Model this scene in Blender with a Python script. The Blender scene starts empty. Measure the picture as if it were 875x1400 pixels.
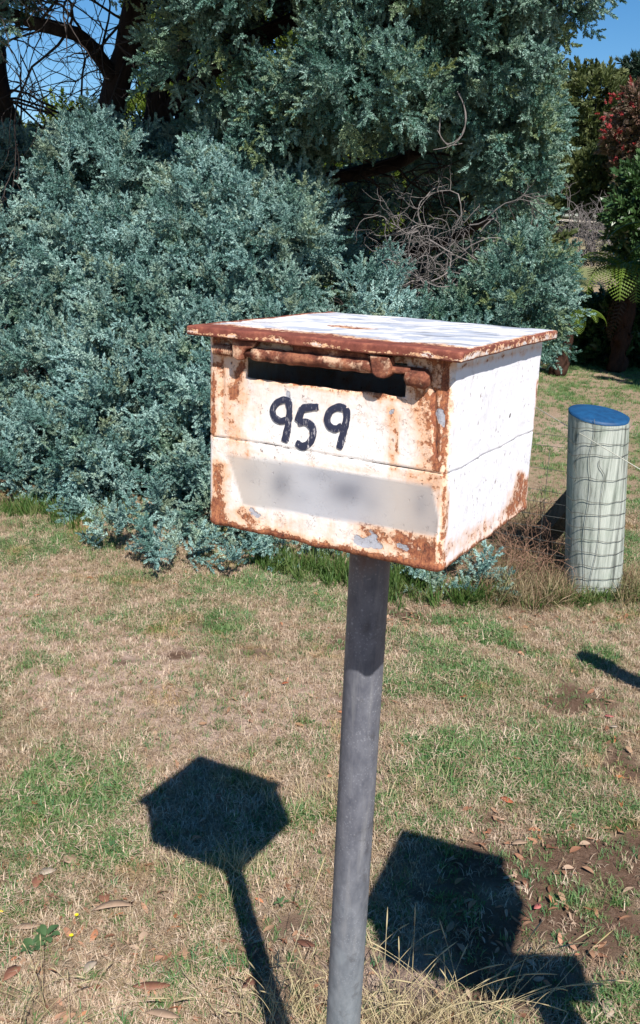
import bpy, math, random
import numpy as np
from mathutils import Vector, Matrix, Euler
R = math.radians
rng = np.random.default_rng(7)
random.seed(7)
scene = bpy.context.scene
col = scene.collection

# ------------------------------------------------------------------ camera
F = 1262.56; PITCH = 0.2877; ROLL = 0.0392; CH = 1.70
_f = np.array([0, math.cos(PITCH), -math.sin(PITCH)])
_r = np.array([1.0, 0, 0]); _u = np.cross(_r, _f)
RT = math.cos(ROLL)*_r + math.sin(ROLL)*_u
UP = -math.sin(ROLL)*_r + math.cos(ROLL)*_u
FW = _f; CAM = np.array([0, 0, CH])
cam_data = bpy.data.cameras.new('camera')
cam = bpy.data.objects.new('camera', cam_data); col.objects.link(cam)
cam_data.sensor_fit = 'VERTICAL'; cam_data.sensor_height = 24
cam_data.lens = 24*F/1400; cam_data.clip_end = 3000; cam_data.clip_start = 0.02
m = Matrix.Identity(4)
for i in range(3):
    m[i][0] = RT[i]; m[i][1] = UP[i]; m[i][2] = -FW[i]; m[i][3] = CAM[i]
cam.matrix_world = m
scene.camera = cam
scene.render.resolution_x = 640; scene.render.resolution_y = 1024

# ------------------------------------------------------------------ light
AZ = 0.2560; EL = 0.8191
TOSUN = np.array([math.sin(AZ)*math.cos(EL), -math.cos(AZ)*math.cos(EL), math.sin(EL)])
world = bpy.data.worlds.new('World'); scene.world = world; world.use_nodes = True
wn = world.node_tree.nodes; wl = world.node_tree.links
bg = wn['Background']; bg.inputs['Strength'].default_value = 0.06
sky = wn.new('ShaderNodeTexSky'); sky.sky_type = 'NISHITA'; sky.sun_disc = False
sky.sun_elevation = EL; sky.sun_rotation = math.pi - AZ
sky.air_density = 1.0; sky.dust_density = 0.0; sky.ozone_density = 3.0; sky.altitude = 600
hs = wn.new('ShaderNodeHueSaturation'); hs.inputs['Saturation'].default_value = 1.32; hs.inputs['Value'].default_value = 1.25
wl.new(sky.outputs[0], hs.inputs['Color']); wl.new(hs.outputs[0], bg.inputs['Color'])
sd = bpy.data.lights.new('sun', 'SUN'); sd.energy = 5.0; sd.angle = R(0.53); sd.color = (1.0, 0.95, 0.88)
sun = bpy.data.objects.new('sun', sd); col.objects.link(sun)
sun.rotation_euler = Vector(TOSUN).to_track_quat('Z', 'Y').to_euler()
sun.location = (3, -6, 9)
scene.view_settings.view_transform = 'Standard'; scene.view_settings.look = 'None'
scene.view_settings.exposure = 0.65; scene.view_settings.gamma = 1.0

# ------------------------------------------------------------------ maths helpers
def ray(px, py):
    d = FW + RT*(px-437.5)/F - UP*(py-700)/F
    return d/np.linalg.norm(d)
def gnd(px, py, z=0.0):
    d = ray(px, py); return CAM + d*(z-CAM[2])/d[2]
def aty(px, py, Y):
    d = ray(px, py); return CAM + d*Y/d[1]
def toplane(px, py, P0, n):
    d = ray(px, py); return CAM + d*((P0-CAM) @ n)/(d @ n)
def proj(P):
    d = np.asarray(P) - CAM; z = d @ FW
    z = np.where(np.abs(z) < 1e-4, 1e-4, z)
    return 437.5+F*(d @ RT)/z, 700-F*(d @ UP)/z, z
def _hash(ix, iy, iz, s):
    h = (ix.astype(np.int64)*374761393 + iy.astype(np.int64)*668265263 + iz.astype(np.int64)*2147483647 + s*974634777) & 0xffffffff
    h = ((h ^ (h >> 13))*1274126177) & 0xffffffff
    h = h ^ (h >> 16)
    return (h & 0xffff)/65535.0
def vnoise(P, s=0):
    P = np.asarray(P, float); i = np.floor(P).astype(np.int64); f = P-i; f = f*f*(3-2*f)
    out = 0
    for a in (0, 1):
        for b in (0, 1):
            for c in (0, 1):
                w = (f[..., 0] if a else 1-f[..., 0])*(f[..., 1] if b else 1-f[..., 1])*(f[..., 2] if c else 1-f[..., 2])
                out = out + w*_hash(i[..., 0]+a, i[..., 1]+b, i[..., 2]+c, s)
    return out
def fbm(P, scale, octv=4, s=0):
    P = np.asarray(P, float)
    if P.shape[-1] == 2: P = np.concatenate([P, np.zeros(P.shape[:-1]+(1,))], -1)
    o = 0; a = 0.5; t = 0
    for k in range(octv):
        o = o + a*vnoise(P*scale*(2**k)+17.3*k, s+k); t += a; a *= 0.5
    return o/t
def sstep(a, b, x):
    t = np.clip((x-a)/(b-a), 0, 1); return t*t*(3-2*t)
def gx(px, py, cx, cy, rx, ry):
    return np.exp(-(((px-cx)/rx)**2 + ((py-cy)/ry)**2))
def inpoly(poly, x, y):
    c = False; n = len(poly); j = n-1
    for i in range(n):
        xi, yi = poly[i]; xj, yj = poly[j]
        if (yi > y) != (yj > y) and x < (xj-xi)*(y-yi)/(yj-yi)+xi: c = not c
        j = i
    return c

# ------------------------------------------------------------------ node helpers
class NT:
    def __init__(s, name):
        s.m = bpy.data.materials.new(name); s.m.use_nodes = True
        s.t = s.m.node_tree; s.b = s.t.nodes['Principled BSDF']; s.out = s.t.nodes['Material Output']
    def n(s, typ, **k):
        o = s.t.nodes.new(typ)
        for a, b in k.items(): setattr(o, a, b)
        return o
    def put(s, sock, v):
        if isinstance(v, bpy.types.NodeSocket): s.t.links.new(v, sock)
        elif isinstance(v, tuple) and len(v) == 3 and sock.type == 'RGBA': sock.default_value = (*v, 1)
        else: sock.default_value = v
    def obj(s): return s.n('ShaderNodeTexCoord').outputs['Object']
    def mapped(s, vec, scale=(1, 1, 1), rot=(0, 0, 0)):
        o = s.n('ShaderNodeMapping'); s.put(o.inputs['Vector'], vec); o.inputs['Scale'].default_value = scale; o.inputs['Rotation'].default_value = rot
        return o.outputs[0]
    def noise(s, scale, detail=4, rough=0.6, vec=None, dist=0.0, color=False):
        o = s.n('ShaderNodeTexNoise'); o.inputs['Scale'].default_value = scale; o.inputs['Detail'].default_value = detail
        o.inputs['Roughness'].default_value = rough; o.inputs['Distortion'].default_value = dist
        s.put(o.inputs['Vector'], vec if vec is not None else s.obj())
        return o.outputs['Color' if color else 'Fac']
    def voro(s, scale, vec=None, feature='F1', out='Distance'):
        o = s.n('ShaderNodeTexVoronoi', feature=feature); o.inputs['Scale'].default_value = scale
        s.put(o.inputs['Vector'], vec if vec is not None else s.obj()); return o.outputs[out]
    def ramp(s, fac, stops, interp='LINEAR'):
        o = s.n('ShaderNodeValToRGB'); o.color_ramp.interpolation = interp; e = o.color_ramp.elements
        while len(e) < len(stops): e.new(0.5)
        for k, (p, c) in enumerate(stops):
            e[k].position = p; e[k].color = (*c, 1) if isinstance(c, tuple) else (c, c, c, 1)
        s.put(o.inputs[0], fac); return o.outputs[0]
    def mix(s, fac, a, b, mode='MIX'):
        o = s.n('ShaderNodeMix', data_type='RGBA', blend_type=mode)
        s.put(o.inputs[0], fac); s.put(o.inputs[6], a); s.put(o.inputs[7], b); return o.outputs[2]
    def math(s, op, a, b=0.0, clamp=False):
        o = s.n('ShaderNodeMath', operation=op, use_clamp=clamp); s.put(o.inputs[0], a); s.put(o.inputs[1], b); return o.outputs[0]
    def sm(s, x, a, b):
        o = s.n('ShaderNodeMapRange', interpolation_type='SMOOTHSTEP'); s.put(o.inputs[0], x)
        o.inputs[1].default_value = a; o.inputs[2].default_value = b; return o.outputs[0]
    def attr(s, name): return s.n('ShaderNodeAttribute', attribute_name=name).outputs['Fac']
    def bump(s, h, strength=0.5, dist=0.002):
        o = s.n('ShaderNodeBump'); o.inputs['Strength'].default_value = strength; o.inputs['Distance'].default_value = dist
        s.put(o.inputs['Height'], h); s.t.links.new(o.outputs[0], s.b.inputs['Normal'])
    def set(s, **k):
        for a, v in k.items(): s.put(s.b.inputs[a.replace('_', ' ')], v)
        return s.m

def leaf_mat(name, cols, trans=0.25, rough=0.5, spec=0.3, tcol=None, patch=None):
    """cols: list of colours, picked by instance random"""
    t = NT(name)
    rnd = t.n('ShaderNodeObjectInfo').outputs['Random']
    n = len(cols)
    c = t.ramp(rnd, [(k/max(1, n-1), cc) for k, cc in enumerate(cols)])
    geo = t.n('ShaderNodeNewGeometry').outputs['Position']
    big = t.noise(patch or 1.3, 3, 0.6, vec=geo)
    c = t.mix(t.sm(big, 0.35, 0.7), c, t.mix(0.45, c, (0.6, 0.62, 0.5), 'MULTIPLY'))
    oli = t.sm(t.noise(2.6, 4, 0.6, vec=geo), 0.56, 0.68); c = t.mix(t.math('MULTIPLY', oli, .5), c, t.mix(1.0, c, (1.15, .95, .55), 'MULTIPLY'))
    t.set(Base_Color=c, Roughness=rough, Specular_IOR_Level=spec)
    tr = t.n('ShaderNodeBsdfTranslucent'); t.put(tr.inputs[0], t.mix(1.0, c, tcol or (1.0, 1.1, 0.6), 'MULTIPLY'))
    ms = t.n('ShaderNodeMixShader'); ms.inputs[0].default_value = trans
    t.t.links.new(t.b.outputs[0], ms.inputs[1]); t.t.links.new(tr.outputs[0], ms.inputs[2]); t.t.links.new(ms.outputs[0], t.out.inputs[0])
    return t.m

def bark_mat(name, a, b, scale=20, stretch=0.15):
    t = NT(name); v = t.mapped(t.obj(), (1, 1, stretch))
    n = t.noise(scale, 6, 0.7, vec=v)
    t.set(Base_Color=t.ramp(n, [(0.3, a), (0.7, b)]), Roughness=0.9, Specular_IOR_Level=0.2); t.bump(n, 0.8, 0.01)
    return t.m

# ------------------------------------------------------------------ mesh helpers
class MB:
    def __init__(s): s.v = []; s.f = []; s.n = 0; s.at = {}
    def add(s, v, f):
        v = np.asarray(v, float).reshape(-1, 3); s.v.append(v)
        s.f += [tuple(int(i)+s.n for i in q) for q in f]; s.n += len(v)
    def tube(s, pts, rad, n=6, cap=True):
        pts = np.asarray(pts, float); k = len(pts); rad = np.broadcast_to(rad, (k,))
        T = np.gradient(pts, axis=0); T /= np.linalg.norm(T, axis=1)[:, None]+1e-9
        a = np.array([0, 0, 1.0]) if abs(T[0][2]) < .9 else np.array([1.0, 0, 0])
        u = np.cross(T[0], a); u /= np.linalg.norm(u); V = []
        for i in range(k):
            u = u - T[i]*(u @ T[i]); u /= np.linalg.norm(u)+1e-9; w = np.cross(T[i], u)
            ang = np.arange(n)*2*math.pi/n
            V.append(pts[i] + rad[i]*(np.cos(ang)[:, None]*u+np.sin(ang)[:, None]*w))
        f = [(i*n+j, i*n+(j+1) % n, (i+1)*n+(j+1) % n, (i+1)*n+j) for i in range(k-1) for j in range(n)]
        if cap: f += [tuple(range(n))[::-1], tuple(range((k-1)*n, k*n))]
        s.add(np.concatenate(V), f)
    def box(s, c, ax, ay, az):
        c, ax, ay, az = map(np.asarray, (c, ax, ay, az))
        v = [c+a*ax+b*ay+d*az for d in (-1, 1) for b in (-1, 1) for a in (-1, 1)]
        s.add(v, [(0, 2, 3, 1), (4, 5, 7, 6), (0, 1, 5, 4), (2, 6, 7, 3), (0, 4, 6, 2), (1, 3, 7, 5)])
    def build(s, name, mat, parent=None, smooth=True, attrs=None):
        me = bpy.data.meshes.new(name)
        V = np.concatenate(s.v) if s.v else np.zeros((0, 3))
        o = bpy.data.objects.new(name, me)
        if parent is not None:
            o.parent = parent; Mi = np.array(world_mat(parent).inverted())
            V = V @ Mi[:3, :3].T + Mi[:3, 3]
        me.from_pydata(V.tolist(), [], s.f); me.update()
        if smooth: me.polygons.foreach_set('use_smooth', [True]*len(me.polygons))
        for k, a in (attrs or {}).items():
            at = me.attributes.new(k, 'FLOAT', 'POINT'); at.data.foreach_set('value', np.asarray(a, np.float32))
        me.materials.append(mat)
        if 'no' not in s.at: col.objects.link(o)
        return o
def world_mat(o):
    mm = o.matrix_basis.copy()
    while o.parent is not None: o = o.parent; mm = o.matrix_basis @ mm
    return mm
def tag(o, label, cat=None, group=None, kind=None):
    if label: o['label'] = label
    if cat: o['category'] = cat
    if group: o['group'] = group
    if kind: o['kind'] = kind
    return o
def empty(name, loc, label=None, cat=None, group=None, kind=None):
    o = bpy.data.objects.new(name, None); o.location = tuple(float(a) for a in loc); o.empty_display_size = 0.1
    col.objects.link(o); return tag(o, label, cat, group, kind)
def copy_tree(o, parent=None):
    c = o.copy(); col.objects.link(c); c.parent = parent
    for ch in list(o.children): copy_tree(ch, c)
    return c

# geometry-node scatter: points with rot / scale, picks one of several small source meshes
def scatter_group(name, srcs):
    g = bpy.data.node_groups.new(name, 'GeometryNodeTree')
    g.interface.new_socket('Geometry', in_out='INPUT', socket_type='NodeSocketGeometry')
    g.interface.new_socket('Geometry', in_out='OUTPUT', socket_type='NodeSocketGeometry')
    N = g.nodes; L = g.links
    gi = N.new('NodeGroupInput'); go = N.new('NodeGroupOutput')
    iop = N.new('GeometryNodeInstanceOnPoints'); gti = N.new('GeometryNodeJoinGeometry')
    for o in srcs[::-1]:
        oi = N.new('GeometryNodeObjectInfo'); oi.inputs['Object'].default_value = o; oi.transform_space = 'ORIGINAL'
        oi.inputs['As Instance'].default_value = True
        L.new(oi.outputs['Geometry'], gti.inputs[0])
    L.new(gi.outputs[0], iop.inputs['Points']); L.new(gti.outputs[0], iop.inputs['Instance'])
    iop.inputs['Pick Instance'].default_value = True
    a = N.new('GeometryNodeInputNamedAttribute'); a.data_type = 'FLOAT_VECTOR'; a.inputs['Name'].default_value = 'rot'
    e = N.new('FunctionNodeEulerToRotation'); L.new(a.outputs['Attribute'], e.inputs[0]); L.new(e.outputs[0], iop.inputs['Rotation'])
    b = N.new('GeometryNodeInputNamedAttribute'); b.data_type = 'FLOAT'; b.inputs['Name'].default_value = 'size'
    L.new(b.outputs['Attribute'], iop.inputs['Scale'])
    c = N.new('GeometryNodeInputNamedAttribute'); c.data_type = 'INT'; c.inputs['Name'].default_value = 'pick'
    L.new(c.outputs['Attribute'], iop.inputs['Instance Index'])
    L.new(iop.outputs[0], go.inputs[0])
    return g
def scatter(name, P, rot, size, group, nsrc, mat, parent=None):
    P = np.asarray(P, float)
    if parent is not None:
        P = P - np.array(world_mat(parent).translation)
    me = bpy.data.meshes.new(name); me.vertices.add(len(P)); me.vertices.foreach_set('co', P.astype(np.float32).ravel())
    a = me.attributes.new('rot', 'FLOAT_VECTOR', 'POINT'); a.data.foreach_set('vector', np.asarray(rot, np.float32).ravel())
    a = me.attributes.new('size', 'FLOAT', 'POINT'); a.data.foreach_set('value', np.asarray(size, np.float32))
    a = me.attributes.new('pick', 'INT', 'POINT'); a.data.foreach_set('value', rng.integers(0, nsrc, len(P)).astype(np.int32))
    me.materials.append(mat)
    o = bpy.data.objects.new(name, me); o.parent = parent; col.objects.link(o)
    md = o.modifiers.new('scatter', 'NODES'); md.node_group = group
    return o
def dir_to_euler(D, spin=None):
    """euler turning local Z to D, with a random spin about it"""
    D = D/(np.linalg.norm(D, axis=1)[:, None]+1e-9)
    th = np.arccos(np.clip(D[:, 2], -1, 1)); ph = np.arctan2(D[:, 1], D[:, 0])
    sp = rng.uniform(0, 2*math.pi, len(D)) if spin is None else spin
    # R = Rz(ph) Ry(th) Rz(sp) -> XYZ euler
    cz, sz, cy, sy, cs, ss = np.cos(ph), np.sin(ph), np.cos(th), np.sin(th), np.cos(sp), np.sin(sp)
    r00 = cz*cy*cs-sz*ss; r10 = sz*cy*cs+cz*ss; r20 = -sy*cs
    r21 = sy*ss; r22 = cy
    return np.stack([np.arctan2(r21, r22), np.arcsin(np.clip(-r20, -1, 1)), np.arctan2(r10, r00)], 1)

def source(mb, name, mat):
    mb.at['no'] = 1
    return mb.build(name, mat, None, smooth=False)

# ------------------------------------------------------------------ materials
M = {}
def mailbox_paint():
    t = NT('flaking_white_paint')
    v = t.obj()
    rust, grey, dark, side = t.attr('rust'), t.attr('grey'), t.attr('dark'), t.attr('lit_or_top_face')
    n1 = t.noise(38, 8, 0.72, vec=v); n2 = t.noise(140, 6, 0.7, vec=v); n3 = t.noise(12, 5, 0.6, vec=v)
    vst = t.mapped(v, (1, 1, 0.18)); drip = t.noise(120, 6, 0.7, vec=vst)
    n5 = t.noise(480, 4, 0.7, vec=v)
    nn = t.math('ADD', t.math('MULTIPLY', n1, 0.5), t.math('ADD', t.math('MULTIPLY', drip, 0.3), t.math('MULTIPLY', n2, 0.2)))
    a = t.math('SUBTRACT', t.math('ADD', nn, t.math('MULTIPLY', rust, 0.62)), t.math('MULTIPLY', side, 0.10))
    stain = t.sm(a, 0.56, 0.92)
    solid = t.sm(t.math('ADD', t.math('MULTIPLY', n2, 0.75), t.math('ADD', t.math('MULTIPLY', n1, 0.45), t.math('ADD', t.math('MULTIPLY', n5, 0.3), t.math('MULTIPLY', rust, 0.58)))), 1.15, 1.24)
    white = t.mix(side, t.ramp(n3, [(0.3, (0.74, 0.69, 0.66)), (0.6, (0.82, 0.78, 0.75))]), (0.80, 0.79, 0.83))  # right face less stained, cool white: sun glare put into the paint colour
    cream = t.ramp(n1, [(0.3, (0.78, 0.55, 0.40)), (0.7, (0.72, 0.37, 0.19))])
    c = t.mix(t.math('MULTIPLY', stain, 0.92), white, cream)
    st2 = t.sm(t.math('ADD', a, t.math('MULTIPLY', t.math('SUBTRACT', n2, .5), .9)), 0.86, 1.06)
    c = t.mix(t.math('MULTIPLY', st2, 0.85), c, (0.56, 0.22, 0.085))
    rcol = t.ramp(t.math('ADD', t.math('MULTIPLY', t.noise(70, 8, 0.85, vec=v), 0.5), t.math('MULTIPLY', t.noise(330, 5, 0.8, vec=t.mapped(v, (1, 1, .5))), 0.5)), [(0.38, (0.05, 0.02, 0.015)), (0.47, (0.22, 0.07, 0.038)), (0.59, (0.50, 0.20, 0.09))])
    c = t.mix(solid, c, rcol)
    g = t.sm(t.math('ADD', n1, t.math('MULTIPLY', grey, 0.7)), 0.86, 0.92)
    c = t.mix(g, c, (0.40, 0.40, 0.44))
    # little dark pocks and hairline flakes
    pk = t.noise(230, 3, 0.6, vec=t.mapped(v, (1, 1, 0.55)))
    pock = t.math('MULTIPLY', t.sm(pk, 0.64, 0.70), t.sm(t.noise(22, 3, 0.5, vec=v), 0.40, 0.60))
    c = t.mix(t.math('MULTIPLY', pock, 0.85), c, (0.20, 0.09, 0.05))
    ed = t.math('ABSOLUTE', t.math('SUBTRACT', t.noise(48, 5, 0.72, vec=v, dist=0.6), 0.5))
    crk = t.math('MULTIPLY', t.sm(ed, 0.010, 0.002), t.math('MULTIPLY', t.sm(t.noise(40, 4, 0.6, vec=v), 0.5, 0.60), 0.6))
    crk = t.math('MULTIPLY', crk, t.math('SUBTRACT', 1.0, t.math('MULTIPLY', side, 0.7)))
    c = t.mix(crk, c, (0.34, 0.2, 0.15))
    dk = t.sm(t.math('ADD', dark, t.math('MULTIPLY', n2, 0.35)), 0.55, 0.75)
    c = t.mix(dk, c, (0.055, 0.04, 0.04))
    sc_ = t.ramp(t.attr('along'), [(0.0, (0.52, 0.43, 0.36)), (0.14, (0.46, 0.42, 0.39)), (0.35, (0.43, 0.43, 0.46)), (0.6, (0.39, 0.385, 0.415)), (0.8, (0.44, 0.39, 0.355)), (1.0, (0.34, 0.30, 0.285))])
    sc_ = t.mix(t.attr('smudge'), sc_, (0.075, 0.085, 0.12)); sa = t.attr('strip')
    c = t.mix(sa, c, t.mix(0.10, sc_, t.mix(0.5, c, (0.5, 0.5, 0.5))))
    h = t.math('SUBTRACT', t.math('MULTIPLY', n2, 0.5), t.math('ADD', t.math('MULTIPLY', solid, t.math('MULTIPLY', n1, 1.2)), t.math('ADD', crk, t.math('ADD', g, pock))))
    t.bump(t.math('MULTIPLY', h, t.math('SUBTRACT', 1.0, t.math('MULTIPLY', sa, .85))), 0.7, 0.0022)
    t.set(Base_Color=c, Roughness=t.mix(solid, (0.5, 0.5, 0.5), (0.88, 0.88, 0.88)), Specular_IOR_Level=0.35)
    return t.m
M['paint'] = mailbox_paint()
def lid_paint():
    t = NT('lid_paint'); v = t.obj(); rust, side = t.attr('rust'), t.attr('lit_or_top_face')
    vs = t.mapped(v, (0.45, 1.0, 1.0), (0, 0, 0.5))
    st = t.noise(55, 7, 0.7, vec=vs); n1 = t.noise(70, 8, 0.75, vec=v); n2 = t.noise(20, 5, 0.6, vec=v)
    a = t.math('ADD', t.math('MULTIPLY', st, 0.55), t.math('ADD', t.math('MULTIPLY', n1, 0.45), t.math('MULTIPLY', rust, 0.8)))
    solid = t.sm(t.math('ADD', a, t.math('MULTIPLY', t.math('SUBTRACT', t.noise(230, 5, .75, vec=t.mapped(v, (.7, .7, 1))), .5), 1.3)), 0.84, 0.94)
    edge = t.sm(a, 0.74, 0.90)
    white = t.ramp(n2, [(0.35, (0.58, 0.57, 0.60)), (0.6, (0.74, 0.72, 0.70))])
    greyp = t.sm(t.noise(34, 6, 0.65, vec=vs), 0.50, 0.56)
    white = t.mix(t.math('MULTIPLY', greyp, side), white, (0.40, 0.43, 0.50))
    crk = t.sm(t.noise(90, 5, 0.6, vec=t.mapped(v, (0.12, 1, 1))), 0.58, 0.63)
    white = t.mix(t.math('MULTIPLY', t.math('MULTIPLY', crk, 0.8), side), white, (0.16, 0.16, 0.18))
    c = t.mix(edge, white, (0.74, 0.42, 0.24))
    rc = t.ramp(t.noise(60, 8, 0.8, vec=v), [(0.3, (0.09, 0.025, 0.018)), (0.52, (0.21, 0.062, 0.042)), (0.7, (0.38, 0.14, 0.08))])
    c = t.mix(solid, c, rc)
    t.bump(t.math('SUBTRACT', t.math('MULTIPLY', n1, 0.5), solid), 0.6, 0.0018)
    t.set(Base_Color=c, Roughness=0.62, Specular_IOR_Level=0.3)
    return t.m
M['lid'] = lid_paint()
def rust_mat(name='rusty_iron', cream=0.35):
    t = NT(name); v = t.obj(); n = t.noise(80, 8, 0.75, vec=v); n2 = t.noise(30, 6, 0.7, vec=v)
    c = t.ramp(n, [(0.33, (0.04, 0.016, 0.012)), (0.5, (0.18, 0.06, 0.036)), (0.68, (0.40, 0.17, 0.09))])
    c = t.mix(t.math('MULTIPLY', t.sm(n2, 0.52, 0.62), cream*2), c, (0.72, 0.48, 0.32))
    t.bump(n, 0.9, 0.002); return t.set(Base_Color=c, Roughness=0.85, Specular_IOR_Level=0.25)
M['rust'] = rust_mat(); M['darkrust'] = rust_mat('dark_rusty_iron', 0.06)
def digit_mat():
    t = NT('blue_black_brushed_paint'); v = t.obj()
    ch = t.sm(t.noise(260, 5, 0.75, vec=t.mapped(v, (1, 1, 0.30))), 0.56, 0.62)
    low = t.attr('worn')
    c = t.mix(t.math('MULTIPLY', ch, t.math('ADD', 0.35, low)), (0.022, 0.026, 0.055), (0.62, 0.58, 0.6))
    return t.set(Base_Color=c, Roughness=0.55)
M['digit'] = digit_mat()
def pole_mat():
    t = NT('weathered_galvanised_steel'); v = t.obj(); zz = t.n('ShaderNodeSeparateXYZ'); t.put(zz.inputs[0], v); z = zz.outputs[2]
    n = t.noise(60, 6, 0.65, vec=t.mapped(v, (1, 1, 0.5))); n2 = t.noise(9, 4, 0.6, vec=v)
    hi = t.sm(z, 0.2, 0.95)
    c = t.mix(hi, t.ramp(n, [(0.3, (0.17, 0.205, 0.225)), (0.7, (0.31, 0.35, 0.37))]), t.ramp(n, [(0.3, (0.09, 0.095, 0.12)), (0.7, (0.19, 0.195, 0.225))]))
    sp = t.voro(75, vec=v); c = t.mix(t.math('MULTIPLY', t.math('MULTIPLY', t.sm(sp, 0.20, 0.05), t.sm(z, .45, .75)), t.math('MULTIPLY', t.sm(t.noise(18, 3, .5, vec=v), .45, .62), .6)), c, (0.45, 0.45, 0.48))
    sp2 = t.voro(230, vec=v); c = t.mix(t.math('MULTIPLY', t.math('MULTIPLY', t.sm(sp2, 0.40, 0.12), t.sm(z, .3, .7)), t.math('MULTIPLY', t.sm(t.noise(30, 3, .5, vec=v), .38, .6), .38)), c, (0.36, 0.37, 0.41))
    dr = t.sm(t.noise(55, 5, 0.65, vec=t.mapped(v, (1, 1, 0.035))), 0.5, 0.68); c = t.mix(t.math('MULTIPLY', dr, .45), c, (0.27, 0.27, 0.28))
    sc2 = t.sm(t.noise(24, 6, 0.7, vec=v), 0.58, 0.66); c = t.mix(t.math('MULTIPLY', sc2, .4), c, (0.07, 0.068, 0.072))
    vd = t.voro(26, vec=t.mapped(v, (1, 1, 0.8))); c = t.mix(t.math('MULTIPLY', t.math('MULTIPLY', t.sm(vd, 0.42, 0.20), 0.55), t.sm(z, 0.85, 0.45)), c, (0.33, 0.37, 0.40))
    rt = t.sm(t.math('ADD', z, t.math('MULTIPLY', n, 0.12)), 1.335, 1.41)
    c = t.mix(rt, c, (0.10, 0.05, 0.04))
    t.bump(n, 0.25, 0.001)
    return t.set(Base_Color=c, Roughness=0.52, Metallic=0.15, Specular_IOR_Level=0.4)
M['pole'] = pole_mat()
def post_mat():
    t = NT('treated_pale_green_timber'); v = t.obj(); vs = t.mapped(v, (1, 1, 0.04))
    n = t.noise(55, 6, 0.7, vec=vs); n2 = t.noise(6, 4, 0.6, vec=v)
    c = t.ramp(n, [(0.34, (0.13, 0.145, 0.125)), (0.46, (0.32, 0.345, 0.305)), (0.62, (0.45, 0.475, 0.425))])
    c = t.mix(t.sm(n2, 0.45, 0.7), c, t.mix(1.0, c, (0.86, 0.90, 0.86), 'MULTIPLY'))
    cr = t.sm(t.noise(28, 3, 0.5, vec=t.mapped(v, (1, 1, 0.03))), 0.665, 0.70)
    c = t.mix(cr, c, (0.10, 0.11, 0.09)); t.bump(t.math('SUBTRACT', n, cr), 0.5, 0.004)
    return t.set(Base_Color=c, Roughness=0.85, Specular_IOR_Level=0.2)
M['post'] = post_mat()
def blue_mat():
    t = NT('blue_paint_on_post_top'); n = t.noise(30, 6, 0.6); t.bump(n, 0.6, 0.004)
    return t.set(Base_Color=t.ramp(n, [(0.35, (0.003, 0.042, 0.12)), (0.65, (0.006, 0.07, 0.18))]), Roughness=0.6)
M['blue'] = blue_mat()
M['grey_timber'] = bark_mat('weathered_dark_timber', (0.07, 0.06, 0.05), (0.16, 0.14, 0.12), 60, 0.06)
t = NT('fence_wire'); M['wire'] = t.set(Base_Color=(0.11, 0.11, 0.10), Roughness=0.6, Metallic=0.3)
t = NT('new_wire'); M['wire_light'] = t.set(Base_Color=(0.62, 0.60, 0.50), Roughness=0.5)
M['bark'] = bark_mat('dark_wattle_bark', (0.014, 0.011, 0.011), (0.055, 0.042, 0.038), 18, 0.2)
M['twig'] = bark_mat('dark_twigs', (0.022, 0.018, 0.018), (0.07, 0.056, 0.05), 12, 1)
M['deadtwig'] = bark_mat('bleached_dead_twigs', (0.10, 0.09, 0.085), (0.25, 0.22, 0.21), 12, 1)
M['fernbark'] = bark_mat('tree_fern_trunk', (0.015, 0.009, 0.007), (0.07, 0.032, 0.02), 40, 0.3)
M['wattle'] = leaf_mat('silver_blue_wattle_leaves', [(0.095, 0.195, 0.17), (0.15, 0.27, 0.25), (0.205, 0.345, 0.33), (0.28, 0.43, 0.415), (0.34, 0.49, 0.455), (0.23, 0.29, 0.20)], 0.12, 0.45, 0.3, (0.8, 1.1, 0.8))
M['wattle_green'] = leaf_mat('blue_green_wattle_leaves', [(0.065, 0.145, 0.12), (0.11, 0.215, 0.18), (0.17, 0.29, 0.25), (0.25, 0.38, 0.34), (0.21, 0.27, 0.13)], 0.16, 0.45, 0.3, (0.8, 1.1, 0.7))
M['yellowgreen'] = leaf_mat('yellow_green_leaves', [(0.09, 0.14, 0.02), (0.14, 0.20, 0.03), (0.20, 0.26, 0.05)], 0.35, 0.5, 0.3)
M['olive'] = leaf_mat('olive_leaves', [(0.06, 0.08, 0.03), (0.095, 0.12, 0.045), (0.15, 0.17, 0.07)], 0.2)
M['laurel'] = leaf_mat('glossy_green_leaves', [(0.03, 0.07, 0.025), (0.055, 0.115, 0.04), (0.09, 0.165, 0.06)], 0.15, 0.35, 0.5)
M['pine'] = leaf_mat('pine_needles', [(0.012, 0.03, 0.018), (0.025, 0.05, 0.03)], 0.05)
M['redbrown'] = leaf_mat('bronze_green_leaves', [(0.09, 0.075, 0.045), (0.15, 0.10, 0.075), (0.22, 0.12, 0.095)], 0.15)
M['redflower'] = leaf_mat('red_blossom', [(0.24, 0.02, 0.025), (0.34, 0.05, 0.05)], 0.15)
M['frond'] = leaf_mat('fern_fronds', [(0.09, 0.15, 0.02), (0.17, 0.25, 0.04)], 0.3)
M['deadfrond'] = leaf_mat('dead_brown_fronds', [(0.05, 0.028, 0.018), (0.10, 0.055, 0.035)], 0.2)
M['greengrass'] = leaf_mat('green_grass', [(0.08, 0.165, 0.05), (0.13, 0.245, 0.08), (0.25, 0.34, 0.14), (0.10, 0.235, 0.105)], 0.3, 0.5, 0.3)
M['drygrass'] = leaf_mat('dry_grass', [(0.34, 0.235, 0.16), (0.54, 0.41, 0.30), (0.72, 0.57, 0.44), (0.30, 0.24, 0.13), (0.46, 0.30, 0.22)], 0.2, 0.6, 0.3, (1, 0.95, 0.7))
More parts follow.
